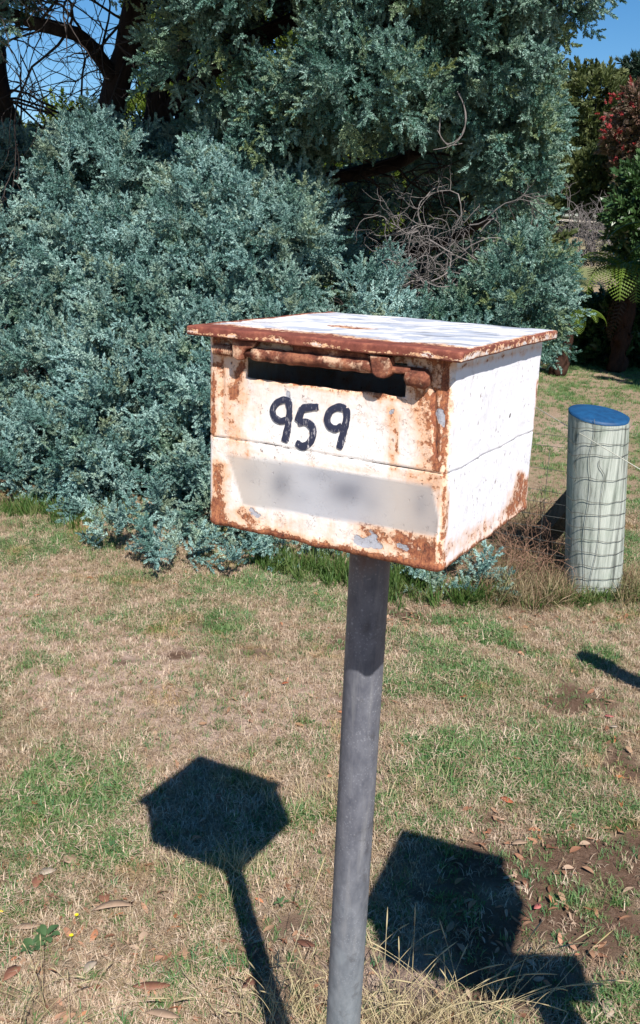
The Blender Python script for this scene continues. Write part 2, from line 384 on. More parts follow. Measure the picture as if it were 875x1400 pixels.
M['straw'] = leaf_mat('straw_stalks', [(0.42, 0.34, 0.19), (0.58, 0.48, 0.29)], 0.15, 0.5, 0.4, (1, 0.95, 0.7))
M['lushgrass'] = leaf_mat('lush_grass', [(0.05, 0.11, 0.025), (0.085, 0.155, 0.035), (0.17, 0.20, 0.075)], 0.3)
M['litter'] = leaf_mat('brown_leaf_litter', [(0.13, 0.06, 0.035), (0.26, 0.12, 0.07), (0.34, 0.21, 0.13), (0.42, 0.30, 0.22), (0.40, 0.14, 0.06)], 0.1, 0.7)
M['brownweed'] = leaf_mat('brown_weeds', [(0.16, 0.10, 0.06), (0.26, 0.18, 0.11), (0.38, 0.29, 0.18), (0.12, 0.15, 0.05)], 0.15, 0.6, 0.3, (1, .95, .7))
M['weed'] = leaf_mat('broad_weed_leaf', [(0.06, 0.12, 0.05), (0.10, 0.17, 0.07)], 0.2)

# ------------------------------------------------------------------ ground
GREEN = [(50, 1100, 110, 55, .9), (110, 1150, 110, 40, .7), (640, 935, 100, 28, .95), (650, 1020, 80, 22, .6), (740, 1030, 110, 45, .9), (610, 1065, 60, 25, .55),
         (240, 850, 160, 30, .35), (350, 800, 120, 20, .45), (380, 1130, 60, 30, .6), (800, 1125, 90, 22, .5), (250, 1190, 60, 25, .45), (40, 745, 80, 18, .7),
         (840, 900, 40, 16, .7), (700, 870, 120, 16, .5), (830, 760, 60, 40, .7), (520, 1100, 40, 20, .5), (820, 1370, 60, 30, .5), (560, 900, 60, 40, .5), (30, 1240, 120, 40, .45)]
SOIL = [(780, 1180, 110, 26, 1.2), (800, 1260, 90, 70, 1.1), (690, 880, 90, 10, .8), (560, 960, 60, 20, .5), (480, 880, 60, 14, .5), (230, 905, 60, 12, .6), (770, 1230, 130, 90, .9), (640, 1190, 110, 60, .6), (790, 960, 110, 28, .8), (560, 1050, 60, 25, .6), (600, 850, 140, 16, .8), (330, 785, 160, 12, .7), (860, 1030, 40, 50, .6),
        (420, 1110, 30, 40, .7), (700, 1120, 130, 18, .4), (700, 1300, 160, 100, .6), (270, 860, 70, 14, .5), (560, 1160, 60, 40, .5), (0, 725, 60, 10, .3), (300, 1330, 160, 60, .35), (340, 890, 60, 10, .5)]
DRY = [(90, 890, 190, 90, .9), (240, 960, 190, 70, 1.0), (180, 1000, 160, 40, .6), (60, 790, 120, 30, .6), (290, 1210, 90, 50, .6), (560, 1100, 80, 30, .6), (540, 1330, 110, 70, .6), (760, 590, 100, 30, .5), (420, 960, 100, 80, .45)]
def fields(X, Y):
    P = np.stack([X, Y, np.zeros_like(X)], -1)
    px, py, z = proj(P); ok = z > 0.3
    w = fbm(P, 3.0, 4, 5)-.5; w2 = fbm(P, 3.0, 4, 9)-.5
    px = px+w*110; py = py+w2*60
    def s(L):
        o = 0
        for cx, cy, rx, ry, a in L: o = np.maximum(o, a*gx(px, py, cx, cy, rx, ry))
        return np.where(ok, o, 0)
    n1 = fbm(P, 5.0, 5, 21); n2 = fbm(P, 9.0, 4, 33); n3 = fbm(P, 1.1, 3, 41)
    far = sstep(5.5, 8, Y)
    green = np.clip(s(GREEN)*1.35 + (n1-.5)*1.5 + .10 + far*.10 + .35*sstep(18, 28, Y) + (n3-.5)*.5 + .04*sstep(.2, .6, X), 0, 1)
    soil = np.clip(s(SOIL)*1.1 + (n2-.5)*1.4 + .02 - far*.2, 0, 1)
    green = green*(1-.75*np.clip(s(SOIL)*1.2, 0, 1)*(fbm(P, 7.0, 3, 71) < .56))
    dry = np.clip(s(DRY) + (n3-.5)*1.2 + .2, 0, 1)
    return green, soil*(1-green*.6), dry
def terrain(X, Y):
    P = np.stack([X, Y, np.zeros_like(X)], -1)
    near = np.exp(-((np.clip(Y, 0, None)-3)/6.0)**2)
    h = (fbm(P, 1.2, 3, 2)-.5)*.035*near + (fbm(P, 9, 3, 3)-.5)*.018*near + (fbm(P, 30, 2, 4)-.5)*.007*near
    h = h + .088*np.clip(Y-14.5, 0, None)*sstep(14.5, 22, Y)*(1-.45*sstep(60, 140, Y))
    h = h + (fbm(P, .05, 3, 8)-.5)*3*sstep(20, 70, Y)
    return h
def axis(a, b, step, lo, hi, g=1.16):
    c = list(np.arange(a, b, step)); s = step; x = c[0]; L = []
    while x > lo: s *= g; x -= s; L.append(x)
    s = step; x = c[-1]; U = []
    while x < hi: s *= g; x += s; U.append(x)
    return np.array(L[::-1]+c+U)
def build_ground():
    xs = axis(-2.6, 2.4, .016, -700, 700, 1.11); ys = axis(1.2, 5.6, .016, -60, 1400, 1.09)
    X, Y = np.meshgrid(xs, ys); Z = terrain(X, Y)
    nx, ny = len(xs), len(ys)
    me = bpy.data.meshes.new('ground'); V = np.stack([X, Y, Z], -1).reshape(-1, 3)
    i = (np.arange(ny-1)[:, None]*nx+np.arange(nx-1)[None]).ravel()
    Q = np.stack([i, i+1, i+nx+1, i+nx], 1)
    me.vertices.add(len(V)); me.vertices.foreach_set('co', V.ravel()); me.loops.add(Q.size); me.polygons.add(len(Q))
    me.loops.foreach_set('vertex_index', Q.ravel()); me.polygons.foreach_set('loop_start', np.arange(len(Q))*4); me.update(); me.validate()
    me.polygons.foreach_set('use_smooth', [True]*len(me.polygons))
    g, s, d = fields(X.ravel(), Y.ravel())
    for k, a in (('green', g), ('soil', s), ('dry', d)):
        at = me.attributes.new(k, 'FLOAT', 'POINT'); at.data.foreach_set('value', a.astype(np.float32))
    t = NT('patchy_lawn'); v = t.obj()
    green, soil, dry = t.attr('green'), t.attr('soil'), t.attr('dry')
    n1 = t.noise(60, 8, 0.75, vec=v); n2 = t.noise(220, 6, 0.7, vec=v); n3 = t.noise(7, 5, 0.6, vec=v); n4 = t.noise(0.6, 5, 0.6, vec=v)
    straw = t.ramp(n1, [(0.3, (0.18, 0.125, 0.08)), (0.5, (0.34, 0.25, 0.17)), (0.7, (0.50, 0.39, 0.29))])
    pale = t.ramp(n1, [(0.3, (0.34, 0.235, 0.18)), (0.7, (0.62, 0.47, 0.385))])
    grs = t.ramp(n1, [(0.3, (0.06, 0.10, 0.025)), (0.55, (0.12, 0.19, 0.05)), (0.75, (0.22, 0.28, 0.11))])
    dirt = t.ramp(n1, [(0.3, (0.08, 0.047, 0.03)), (0.52, (0.17, 0.105, 0.072)), (0.75, (0.29, 0.20, 0.15))])
    c = t.mix(t.sm(t.math('ADD', dry, t.math('SUBTRACT', n1, .5)), 0.25, 0.8), straw, pale)
    c = t.mix(t.sm(t.math('ADD', soil, t.math('SUBTRACT', n1, .5)), 0.25, 0.75), c, dirt)
    c = t.mix(t.sm(t.math('ADD', green, t.math('MULTIPLY', t.math('SUBTRACT', n1, .5), 1.4)), 0.25, 0.75), c, grs)
    c = t.mix(t.math('MULTIPLY', t.sm(n2, 0.5, 0.7), .5), c, t.mix(1.0, c, (0.6, 0.56, 0.54), 'MULTIPLY'))
    t.bump(t.math('ADD', n1, n2), 0.9, 0.012)
    me.materials.append(t.set(Base_Color=c, Roughness=0.95, Specular_IOR_Level=0.1))
    o = bpy.data.objects.new('ground', me); col.objects.link(o)
    tag(o, 'patchy lawn of dry straw, green tufts and bare brown soil, rising to a hill behind', None, None, 'structure')
build_ground()

# ------------------------------------------------------------------ mailbox
CX, CY, YAW, W, D = 0.0688, 1.1103, 0.5062, 0.2974, 0.2968
ZT, ZS, ZB = 1.5921, 1.4759, 1.3688
OF, OB, OS, TH = .0220, .0060, .0141, .0103
E1 = np.array([math.cos(YAW), -math.sin(YAW), 0]); E2 = np.array([math.sin(YAW), math.cos(YAW), 0]); EZ = np.array([0, 0, 1.0])
OC = np.array([CX, CY, 0]); PP = aty(505.5, 772, 1.12)*np.array([1, 1, 0])
def fp(px, py, off=0.0):          # point on the plane of the front panel, off metres proud of it
    return toplane(px, py, OC-E2*(D/2+off), E2)
def stroke_field(px, py, L):
    o = np.zeros_like(px)
    for x1, y1, x2, y2, r, a in L:
        dx, dy = x2-x1, y2-y1; t_ = np.clip(((px-x1)*dx+(py-y1)*dy)/(dx*dx+dy*dy+1e-6), 0, 1)
        d = np.hypot(px-x1-t_*dx, py-y1-t_*dy); o = np.maximum(o, a*np.exp(-(d/r)**2))
    return o
mailbox = empty('mailbox', PP, 'rusty white metal mailbox numbered 959 on a grey steel pole in the foreground', 'mailbox')
def build_body():
    rc = .007
    def side(n, a, b): return np.linspace(a, b, n, endpoint=False)
    pts = []; lab = []
    hw, hd = W/2, D/2
    slot_u0, slot_u1 = SL[0], SL[1]
    # front edge from left to right with columns snapped on the slot ends
    fu = np.concatenate([np.linspace(-hw+rc, slot_u0, 15, endpoint=False), np.linspace(slot_u0, slot_u1, 66, endpoint=False), np.linspace(slot_u1, hw-rc, 24)])
    for u in fu: pts.append((u, -hd)); lab.append(0)
    for a in np.linspace(-90, 0, 6)[1:-1]: pts.append((hw-rc+rc*math.cos(R(a)), -hd+rc+rc*math.sin(R(a)))); lab.append(1)
    for w in np.linspace(-hd+rc, hd-rc, 90): pts.append((hw, w)); lab.append(2)
    for a in np.linspace(0, 90, 5)[1:-1]: pts.append((hw-rc+rc*math.cos(R(a)), hd-rc+rc*math.sin(R(a)))); lab.append(3)
    for u in np.linspace(hw-rc, -hw+rc, 40): pts.append((u, hd)); lab.append(4)
    for a in np.linspace(90, 180, 5)[1:-1]: pts.append((-hw+rc+rc*math.cos(R(a)), hd-rc+rc*math.sin(R(a)))); lab.append(5)
    for w in np.linspace(hd-rc, -hd+rc, 40): pts.append((-hw, w)); lab.append(6)
    for a in np.linspace(180, 270, 6)[1:-1]: pts.append((-hw+rc+rc*math.cos(R(a)), -hd+rc+rc*math.sin(R(a)))); lab.append(7)
    pts = np.array(pts); n = len(pts)
    zr = np.concatenate([np.linspace(ZB+.006, ZS-.004, 28, endpoint=False), np.linspace(ZS-.004, ZS+.004, 6, endpoint=False),
                         np.linspace(ZS+.004, SL[2], 20, endpoint=False), np.linspace(SL[2], SL[3], 7, endpoint=False), np.linspace(SL[3], ZT-.0015, 4)])
    ins = np.zeros(len(zr))
    # rounded bottom edge then the floor
    zr = np.concatenate([[ZB, ZB, ZB, ZB+.0008, ZB+.003], zr]); ins = np.concatenate([[.13, .06, .006, .003, .0008], ins])
    m_ = len(zr)
    nrm = np.zeros((n, 2)); tt = np.roll(pts, -1, 0)-np.roll(pts, 1, 0); nrm[:, 0] = tt[:, 1]; nrm[:, 1] = -tt[:, 0]; nrm /= np.linalg.norm(nrm, axis=1)[:, None]
    V = np.zeros((m_, n, 3))
    for j in range(m_):
        q = pts*(1-ins[j]/hw) ; V[j] = OC + q[:, :1]*E1 + q[:, 1:]*E2 + EZ*zr[j]
    N3 = nrm[:, :1]*E1+nrm[:, 1:]*E2; N3 = np.broadcast_to(N3, V.shape)
    # relief
    base = V.copy(); px, py, _ = proj(V)
    zz = V[..., 2]
    arc = np.broadcast_to(np.cumsum(np.r_[0, np.linalg.norm(np.diff(pts, axis=0), axis=1)]), (m_, n))
    wob = (fbm(np.stack([arc*1, zz*0, zz*0], -1), 18, 4, 3)-.5)*.006
    front = np.broadcast_to(np.array(lab) == 0, (m_, n)); right = np.broadcast_to(np.array(lab) == 2, (m_, n))
    groove = np.exp(-((zz-ZS-wob)/.0009)**2)*.0014 + np.exp(-((zz-ZS-.0035-wob)/.003)**2)*-.0004
    disp = -groove
    disp = disp + (fbm(V, 45, 4, 11)-.5)*.0016
    disp = disp + (fbm(V, 9, 2, 12)-.5)*.003*(~front) + (fbm(V, 9, 2, 12)-.5)*.0015*front
    low = sstep(ZB+.016, ZB+.002, zz); disp = disp + low*(.0016+(fbm(V, 70, 3, 15)-.5)*.006)
    vc = stroke_field(px, py, [(594, 535, 596, 622, 2.2, 1), (303, 488, 305, 575, 2.0, .7)])*front
    disp = disp - vc*.003
    cornerb = stroke_field(px, py, [(607, 545, 603, 770, 8, 1)])
    disp = disp + cornerb*(fbm(V, 90, 3, 18)-.35)*.004
    smooth_zone = np.maximum(stroke_field(px, py, [(330, 658, 585, 700, 42, 1)]), stroke_field(px, py, [(375, 570, 465, 590, 36, 1)]))*front
    disp = disp*(1-.85*smooth_zone) - .0003*smooth_zone
    V = V + N3*disp[..., None]
    V[:5, :, 2] += ((fbm(V[:5], 40, 3, 19)-.5)*.004)
    # torn edge of the slot
    ju0 = int(np.where(np.isclose(zr, SL[2]))[0][0]); ju1 = int(np.where(np.isclose(zr, SL[3]))[0][0]); i0, i1 = 15, 15+66
    for k, jj in ((0, ju0), (1, ju1)):
        e = (fbm(np.stack([fu*1, fu*0, fu*0+k], -1), 60, 3, 31)-.5)*.0032
        V[jj, :len(fu), 2] += e; V[jj-1, :len(fu), 2] += e*.5
    faces = []
    for j in range(m_-1):
        for i in range(n):
            if ju0 <= j < ju1 and i0 <= i < i1: continue
            k = (i+1) % n; faces.append((j*n+i, j*n+k, (j+1)*n+k, (j+1)*n+i))
    faces.append(tuple(range(n))[::-1])
    # stains
    pxb, pyb = px+(fbm(base, 60, 3, 5)-.5)*10, py+(fbm(base, 60, 3, 6)-.5)*10
    FR = [(288, 500, 290, 590, 7, .75), (300, 500, 306, 530, 6, .4), (330, 500, 318, 540, 9, .7), (330, 540, 325, 600, 8, .35), (345, 515, 550, 545, 5, .45), (288, 720, 600, 782, 9, 1.05),
          (290, 690, 300, 715, 14, .75), (300, 640, 300, 700, 10, .5), (330, 700, 345, 715, 12, .5), (594, 540, 597, 640, 6, .8), (612, 520, 603, 770, 6, .85), (610, 520, 615, 560, 10, .6),
          (575, 530, 585, 640, 22, .42), (535, 560, 540, 640, 9, .4), (540, 590, 545, 620, 3, .8), (550, 735, 600, 765, 22, .62), (500, 720, 520, 735, 16, .55), (300, 525, 330, 620, 16, .32), (560, 650, 600, 660, 14, .3), (330, 620, 600, 660, 4, .25)]
    rust = stroke_field(pxb, pyb, FR)*np.where(right, 0, 1)
    RR = [(605, 785, 718, 702, 12, 1.1), (700, 700, 716, 660, 16, .9), (610, 600, 606, 700, 5, .75), (735, 520, 728, 640, 3, .8), (615, 750, 700, 700, 18, .62), (620, 505, 742, 475, 6, .5), (616, 520, 606, 780, 5, .8), (650, 740, 715, 690, 20, .55), (712, 650, 718, 700, 10, .9), (625, 530, 620, 600, 6, .4)]
    rust = np.maximum(rust, stroke_field(pxb, pyb, RR)*np.where(right, 1, 0))
    other = ~(front | right)
    rust = np.where(other, np.maximum(rust, .45*fbm(base, 10, 4, 77)+.9*sstep(ZB+.02, ZB, zz)), rust)
    rust = np.maximum(rust, sstep(ZB+.008, ZB+.001, zz)*1.15); rust = rust+front*(.15+.24*sstep(ZB+.05, ZB, zz)+.35*(fbm(base, 22, 3, 91)-.5)+.22*sstep(.10, .15, np.abs((base-OC) @ E1))+.22*sstep(ZS+.02, ZT-.03, zz))
    rust = rust + sstep(ZT-.02, ZT, zz)*.35*(1-right*.3)
    grey = stroke_field(pxb, pyb, [(488, 738, 520, 745, 10, .75), (545, 745, 555, 750, 7, .8), (602, 565, 606, 578, 8, .95), (393, 538, 394, 545, 5, .9), (533, 564, 536, 562, 4, .9), (345, 700, 352, 708, 6, .7), (505, 725, 515, 735, 8, .6), (610, 590, 600, 640, 5, .3)])*front
    seam = np.exp(-((zz-ZS-wob)/.0009)**2)*np.where(right, .55, .72)*(.6+.8*fbm(base, 35, 3, 8))
    dark = np.maximum(seam*(front | right), vc*.55)
    dark = np.maximum(dark, stroke_field(pxb, pyb, [(646, 620, 660, 600, 2, .45), (656, 612, 654, 628, 2, .5), (742, 560, 741, 570, 2, .4), (697, 563, 697, 570, 2, .6), (660, 530, 660, 535, 1.5, .6), (465, 632, 540, 640, 3, .25)]))
    def side_of(p, q): return ((q[0]-p[0])*(py-p[1])-(q[1]-p[1])*(px-p[0]))/math.hypot(q[0]-p[0], q[1]-p[1])
    c4 = [(310, 621), (590, 664), (603, 734), (331, 690)]
    ins_ = np.minimum.reduce([side_of(c4[k], c4[(k+1) % 4]) for k in range(4)])
    stripa = sstep(-1.8, 2.2, ins_)*front; along = np.clip((px-310)/290, 0, 1)
    smd = np.clip(.62*gx(px, py, 384, 662, 15, 20)+.72*gx(px, py, 474, 672, 26, 18)+.30*gx(px, py, 438, 650, 24, 10)+.35*gx(px, py, 575, 690, 11, 20)+.22*gx(px, py, 342, 648, 14, 14)+.22*gx(px, py, 508, 690, 14, 14)+.2*gx(px, py, 410, 680, 16, 12), 0, 1)
    mb = MB(); mb.add(V.reshape(-1, 3), faces)
    o = mb.build('body', M['paint'], mailbox, True, dict(rust=rust.ravel(), grey=grey.ravel(), dark=dark.ravel(), lit_or_top_face=right.ravel().astype(float), strip=stripa.ravel(), along=along.ravel(), smudge=smd.ravel()))
    s = o.modifiers.new('thickness', 'SOLIDIFY'); s.thickness = .0025; s.offset = -1
# slot opening in panel coordinates (u0,u1,z0,z1)
def fuv(px, py):
    p = fp(px, py)-OC; return p @ E1, p[2]
a_ = fuv(338, 516); b_ = fuv(554, 543); c_ = fuv(345, 488)
SL = (a_[0], b_[0], (a_[1]+b_[1])/2, ZT-.010)
build_body()
def build_lid():
    u0, u1 = -W/2-OS, W/2+OS; v0, v1 = -D/2-OF, D/2+OB
    # ring profile from the underside round the edge to the top
    prof = [(.05, -.0000), (.0012, 0), (.0003, .0006), (0, .002), (0, .004), (0, .006), (0, TH-.0022), (.0004, TH-.0006), (.0014, TH), (.005, TH), (.010, TH), (.018, TH), (.03, TH), (.045, TH+.0005), (.06, TH+.0006), (.08, TH+.001), (.10, TH+.001), (.12, TH+.001), (.135, TH+.001), (.148, TH+.001)]
    K = 90; rows = []
    for ins, z in prof:
        a, b, c, d = u0+ins, u1-ins, v0+ins, v1-ins
        r = max(.001, .004-ins); s = np.linspace(0, 1, K, endpoint=False)
        P = [(a+(b-a)*q, c) for q in s]+[(b, c+(d-c)*q) for q in s]+[(b-(b-a)*q, d) for q in s]+[(a, d-(d-c)*q) for q in s]
        rows.append([OC+E1*p[0]+E2*p[1]+EZ*(ZT+z) for p in P])
    V = np.array(rows); m_, n = V.shape[:2]
    loc = V-OC; uu = loc @ E1; vv = loc @ E2
    ed = np.minimum(np.minimum(uu-u0, u1-uu), np.minimum(vv-v0, v1-vv))
    wob = (fbm(V, 30, 3, 51)-.5)
    V[..., 2] += wob*.0026 + (fbm(V, 6, 2, 52)-.5)*.003
    V[..., 0] += (fbm(V, 80, 2, 53)-.5)*.0016*(ed < .004); V[..., 1] += (fbm(V, 80, 2, 54)-.5)*.0016*(ed < .004)
    faces = [(j*n+i, j*n+(i+1) % n, (j+1)*n+(i+1) % n, (j+1)*n+i) for j in range(m_-1) for i in range(n)]
    faces += [tuple(range(n))[::-1], tuple(range((m_-1)*n, m_*n))]
    df = vv-v0; dl = uu-u0; dr = u1-uu
    top = loc[..., 2] > ZT+TH-.002
    rust = np.where(top, np.maximum.reduce([1.0*np.exp(-(df/.034)**4), .6*np.exp(-(df/.06)**2), .85*np.exp(-(dl/.012)**2), .62*np.exp(-(dr/.008)**2), .55*gx(uu, vv, -.02, -.05, .05, .02), .35*gx(uu, vv, .1, -.12, .06, .03), .3*gx(uu, vv, -.12, -.08, .05, .05)]), 0)
    face = (~top) & (loc[..., 2] > ZT+.001)
    frontf = df < .004
    rust = np.where(face & frontf, .38+.46*sstep(ZT+TH*.30, ZT+TH*.85, loc[..., 2]+(fbm(V, 60, 3, 57)-.5)*.012)+.18*np.exp(-((loc[..., 2]-ZT)/.003)**2), rust)
    rust = np.where(face & ~frontf, .40+.30*sstep(ZT+TH*.4, ZT+TH, loc[..., 2]+(fbm(V, 60, 3, 58)-.5)*.012), rust)
    rust = np.where(loc[..., 2] <= ZT+.001, .8, rust)
    mb = MB(); mb.add(V.reshape(-1, 3), faces)
    mb.build('lid', M['lid'], mailbox, True, dict(rust=rust.ravel(), lit_or_top_face=top.ravel().astype(float)))
build_lid()
def poly_pts(L, off): return [fp(x, y, off) for x, y in L]
# hinge hardware along the front under the lid
def hinge():
    h0 = fp(347, 484, .011); h1 = fp(513, 501, .011)
    mb = MB(); n = 26; P = np.array([h0+(h1-h0)*k/(n-1) for k in range(n)])
    mb.tube(P, .0074+.0004*np.sin(np.arange(n)*1.7), 18); V = np.concatenate(mb.v)
    mb.v = [V+(fbm(V, 200, 3, 61)-.5)[:, None]*.0022]
    mb.build('hinge_tube', M['rust'], mailbox)
    mb = MB(); p0 = fp(330, 482, .010); p1 = fp(562, 507, .010); mb.tube([p0, (p0+p1)/2, p1], .0042, 10); mb.build('hinge_pin', M['darkrust'], mailbox)
    mb = MB(); q0 = fp(293, 477, .007); q1 = fp(327, 480.5, .007); n = 60
    P = np.array([q0+(q1-q0)*k/(n-1) for k in range(n)]); mb.tube(P, .0056+.0009*np.sin(np.arange(n)*2*math.pi/4.6), 12); mb.build('threaded_bolt', M['rust'], mailbox)
    def lug(poly, off0, off1, mat):
        A = poly_pts(poly, off0); B = [fp(x, y, off0)-E2*(off1-off0) for x, y in poly]; k = len(poly)
        mb = MB(); mb.add(A+B, [tuple(range(k)), tuple(range(k, 2*k))[::-1]]+[(i, i+k, (i+1) % k+k, (i+1) % k) for i in range(k)])
        o = mb.build('hinge_lug', mat, mailbox, smooth=False); b = o.modifiers.new('round', 'BEVEL'); b.width = .0018; b.segments = 3; b.limit_method = 'ANGLE'
    lug([(324, 462), (358, 467), (352, 475), (343, 477), (339, 484), (338, 491), (332, 492), (325, 487)], .006, .017, M['rust'])
    lug([(513, 484), (540, 487), (541, 500), (540, 511), (532, 516), (522, 514), (516, 508)], .006, .020, M['rust'])
    lug([(405, 470), (500, 482), (513, 488), (513, 492), (480, 489), (405, 480)], .004, .012, M['rust'])
    mb = MB(); c0 = fp(556, 514, .006); c1 = fp(588, 520, .006); n = 12; P = np.array([c0+(c1-c0)*k/(n-1) for k in range(n)])
    mb.tube(P, np.interp(np.arange(n), [0, 1, 9, 11], [.006, .0095, .0105, .006]), 16); V = np.concatenate(mb.v); mb.v = [V+(fbm(V, 140, 3, 62)-.5)[:, None]*.003]
    mb.build('welded_bracket', M['rust'], mailbox)
hinge()
def digit(strokes, w0, worn):
    mb = MB(); wr = []
    for L in strokes:
        L = [(x/2.1875+240, y/2.1875+400) for x, y in L]
        P = np.array(poly_pts(L, .0008)); 
        # resample
        d = np.r_[0, np.cumsum(np.linalg.norm(np.diff(P, axis=0), axis=1))]; n = max(6, int(d[-1]/.0022)); s = np.linspace(0, d[-1], n)
        Q = np.stack([np.interp(s, d, P[:, k]) for k in range(3)], 1)
        for _ in range(2): Q[1:-1] = (Q[:-2]+2*Q[1:-1]+Q[2:])/4
        T = np.gradient(Q, axis=0); T /= np.linalg.norm(T, axis=1)[:, None]; S = np.cross(T, E2)
        w = w0*(1+.55*(fbm(Q, 190, 2, 71)-.5)); w[0] *= .75; w[-1] *= .8
        V = []
        for i in range(n):
            for a, hh in ((-1, -.0010), (-.97, .0003), (0, .0005), (.97, .0003), (1, -.0010)): V.append(Q[i]+S[i]*w[i]*a-E2*hh); wr.append(0)
        f = [(i*5+j, i*5+j+1, (i+1)*5+j+1, (i+1)*5+j) for i in range(n-1) for j in range(4)]
        mb.add(V, f)
    V = np.concatenate(mb.v); _, y, _ = proj(V)
    mb.build('digit', M['digit'], mailbox, False, dict(worn=worn*sstep(y.min()+25, y.max(), y)))
digit([[(343, 328), (325, 318), (303, 328), (288, 350), (294, 374), (314, 386), (332, 380)], [(337, 323), (341, 350), (337, 395), (326, 447)]], .0039, .7)
digit([[(428, 342), (400, 343), (376, 347)], [(379, 344), (372, 365), (364, 386)], [(366, 388), (392, 386), (410, 402), (412, 428), (400, 452), (378, 463), (360, 448)]], .0039, .9)
digit([[(510, 348), (486, 341), (462, 352), (451, 378), (458, 400), (478, 410), (498, 398)], [(510, 345), (513, 372), (504, 410), (489, 467)]], .0041, .55)
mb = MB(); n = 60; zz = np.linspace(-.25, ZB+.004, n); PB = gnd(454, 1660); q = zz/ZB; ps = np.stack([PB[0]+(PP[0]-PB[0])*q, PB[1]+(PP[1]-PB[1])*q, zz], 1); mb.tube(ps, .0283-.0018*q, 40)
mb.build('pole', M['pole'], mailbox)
mb = MB(); ang = np.linspace(0, 2*math.pi, 40); mb.tube([PP+np.array([.0285*math.cos(a), .0285*math.sin(a), ZB-.003+.0015*math.sin(a*5)]) for a in ang], .0035, 8)
mb.build('weld_bead', M['darkrust'], mailbox)

# added letterbox, out of view to the right, shaped to cast the boxy shadow
def shadow_letterbox():
    ctr = np.array([.69, .877, 0]); e = np.array([.354, .935, 0]); f = np.array([.935, -.354, 0])
    root = empty('mailbox', (.842, .775, 0), 'plain timber letterbox on a timber post, added out of view to cast the boxy shadow beside the 959 mailbox', 'mailbox')
    mb = MB(); mb.box(ctr+EZ*1.31, e*.18, f*.145, EZ*.09); o = mb.build('box', M['grey_timber'], root, False)
    b = o.modifiers.new('round', 'BEVEL'); b.width = .006; b.segments = 2
    mb = MB(); mb.box(ctr+EZ*1.41, e*.20, f*.155, EZ*.010); mb.build('lid', M['grey_timber'], root, False)
    mb = MB(); mb.box(ctr-e*.177+EZ*1.36, e*.002, f*.10, EZ*.012); mb.build('slot', M['darkrust'], root, False)
    mb = MB(); mb.tube([(.842, .775, -.2), (.842, .775, 1.17)], .048, 16); mb.build('post', M['grey_timber'], root)
    mb = MB(); mb.box((.845, .76, 1.192), (.125, 0, 0), (0, .055, 0), (0, 0, .024)); mb.build('support_arm', M['grey_timber'], root, False)
shadow_letterbox()

# ------------------------------------------------------------------ fence
post = empty('fence_post', (1.43, 4.50, 0), 'thick pale green treated fence post with a blue painted top, wire mesh wrapped round it', 'fence post')
PT = np.array([1.43, 4.50, 0]); PH = aty(820, 567, 4.44)[2]; PR = .142
lean = np.array([aty(820, 567, 4.44)[0]-PT[0], -.04, 0])
def post_geo():
    mb = MB(); n = 48; rows = []; zz = np.linspace(-.3, PH, 26)
    for z in zz:
        c = PT+lean*max(z, 0)/PH; a = np.arange(n)*2*math.pi/n
        r = PR*(1+.02*np.cos(2*a+1)+.012*np.cos(3*a)+.006*np.cos(11*a+z*.5)+.004*np.cos(23*a))
        rows.append(np.stack([c[0]+r*np.cos(a), c[1]+r*np.sin(a), np.full(n, z)+(.020*np.sin(a)-.008*np.cos(a) if z == zz[-1] else 0)], 1))
    f = [(i*n+j, i*n+(j+1) % n, (i+1)*n+(j+1) % n, (i+1)*n+j) for i in range(25) for j in range(n)]
    mb.add(np.concatenate(rows), f+[tuple(range(n))[::-1]]); mb.build('post', M['post'], post)
    top = rows[-1]; mb = MB(); c = top.mean(0); R_ = [top+np.array([0, 0, -.010]), top*1.0, c+(top-c)*.93+np.array([0, 0, .004]), c+(top-c)*.5+np.array([0, 0, .012]), c+(top-c)*.1+np.array([0, 0, .014])]
    R_[0] = c+(R_[0]-c)*1.006; R_[0][:, 2] = top[:, 2]-.008-.006*fbm(top*1.0, 30, 2, 3); R_[1] = c+(top-c)*1.006; R_[1][:, 2] = top[:, 2]+.001
    R_[3] = R_[3]+np.stack([0*top[:, 0], 0*top[:, 0], .012*(fbm(R_[3], 14, 2, 2)-.5)], 1)
    f = [(i*n+j, i*n+(j+1) % n, (i+1)*n+(j+1) % n, (i+1)*n+j) for i in range(4) for j in range(n)]+[tuple(range(4*n, 5*n))]
    mb.add(np.concatenate(R_), f); mb.build('blue_top', M['blue'], post)
post_geo()
mb = MB(); mb.box((PT+lean*.5+np.array([-.0, .08, .60])+np.array([1.30, 5.30, -.05]))/2, (np.array([1.30, 5.30, -.05])-(PT+np.array([0, .08, .60])))/2*1.0, np.array([.05, .005, 0]), np.array([0, .035, .045]))
mb.build('brace', M['grey_timber'], post, False)
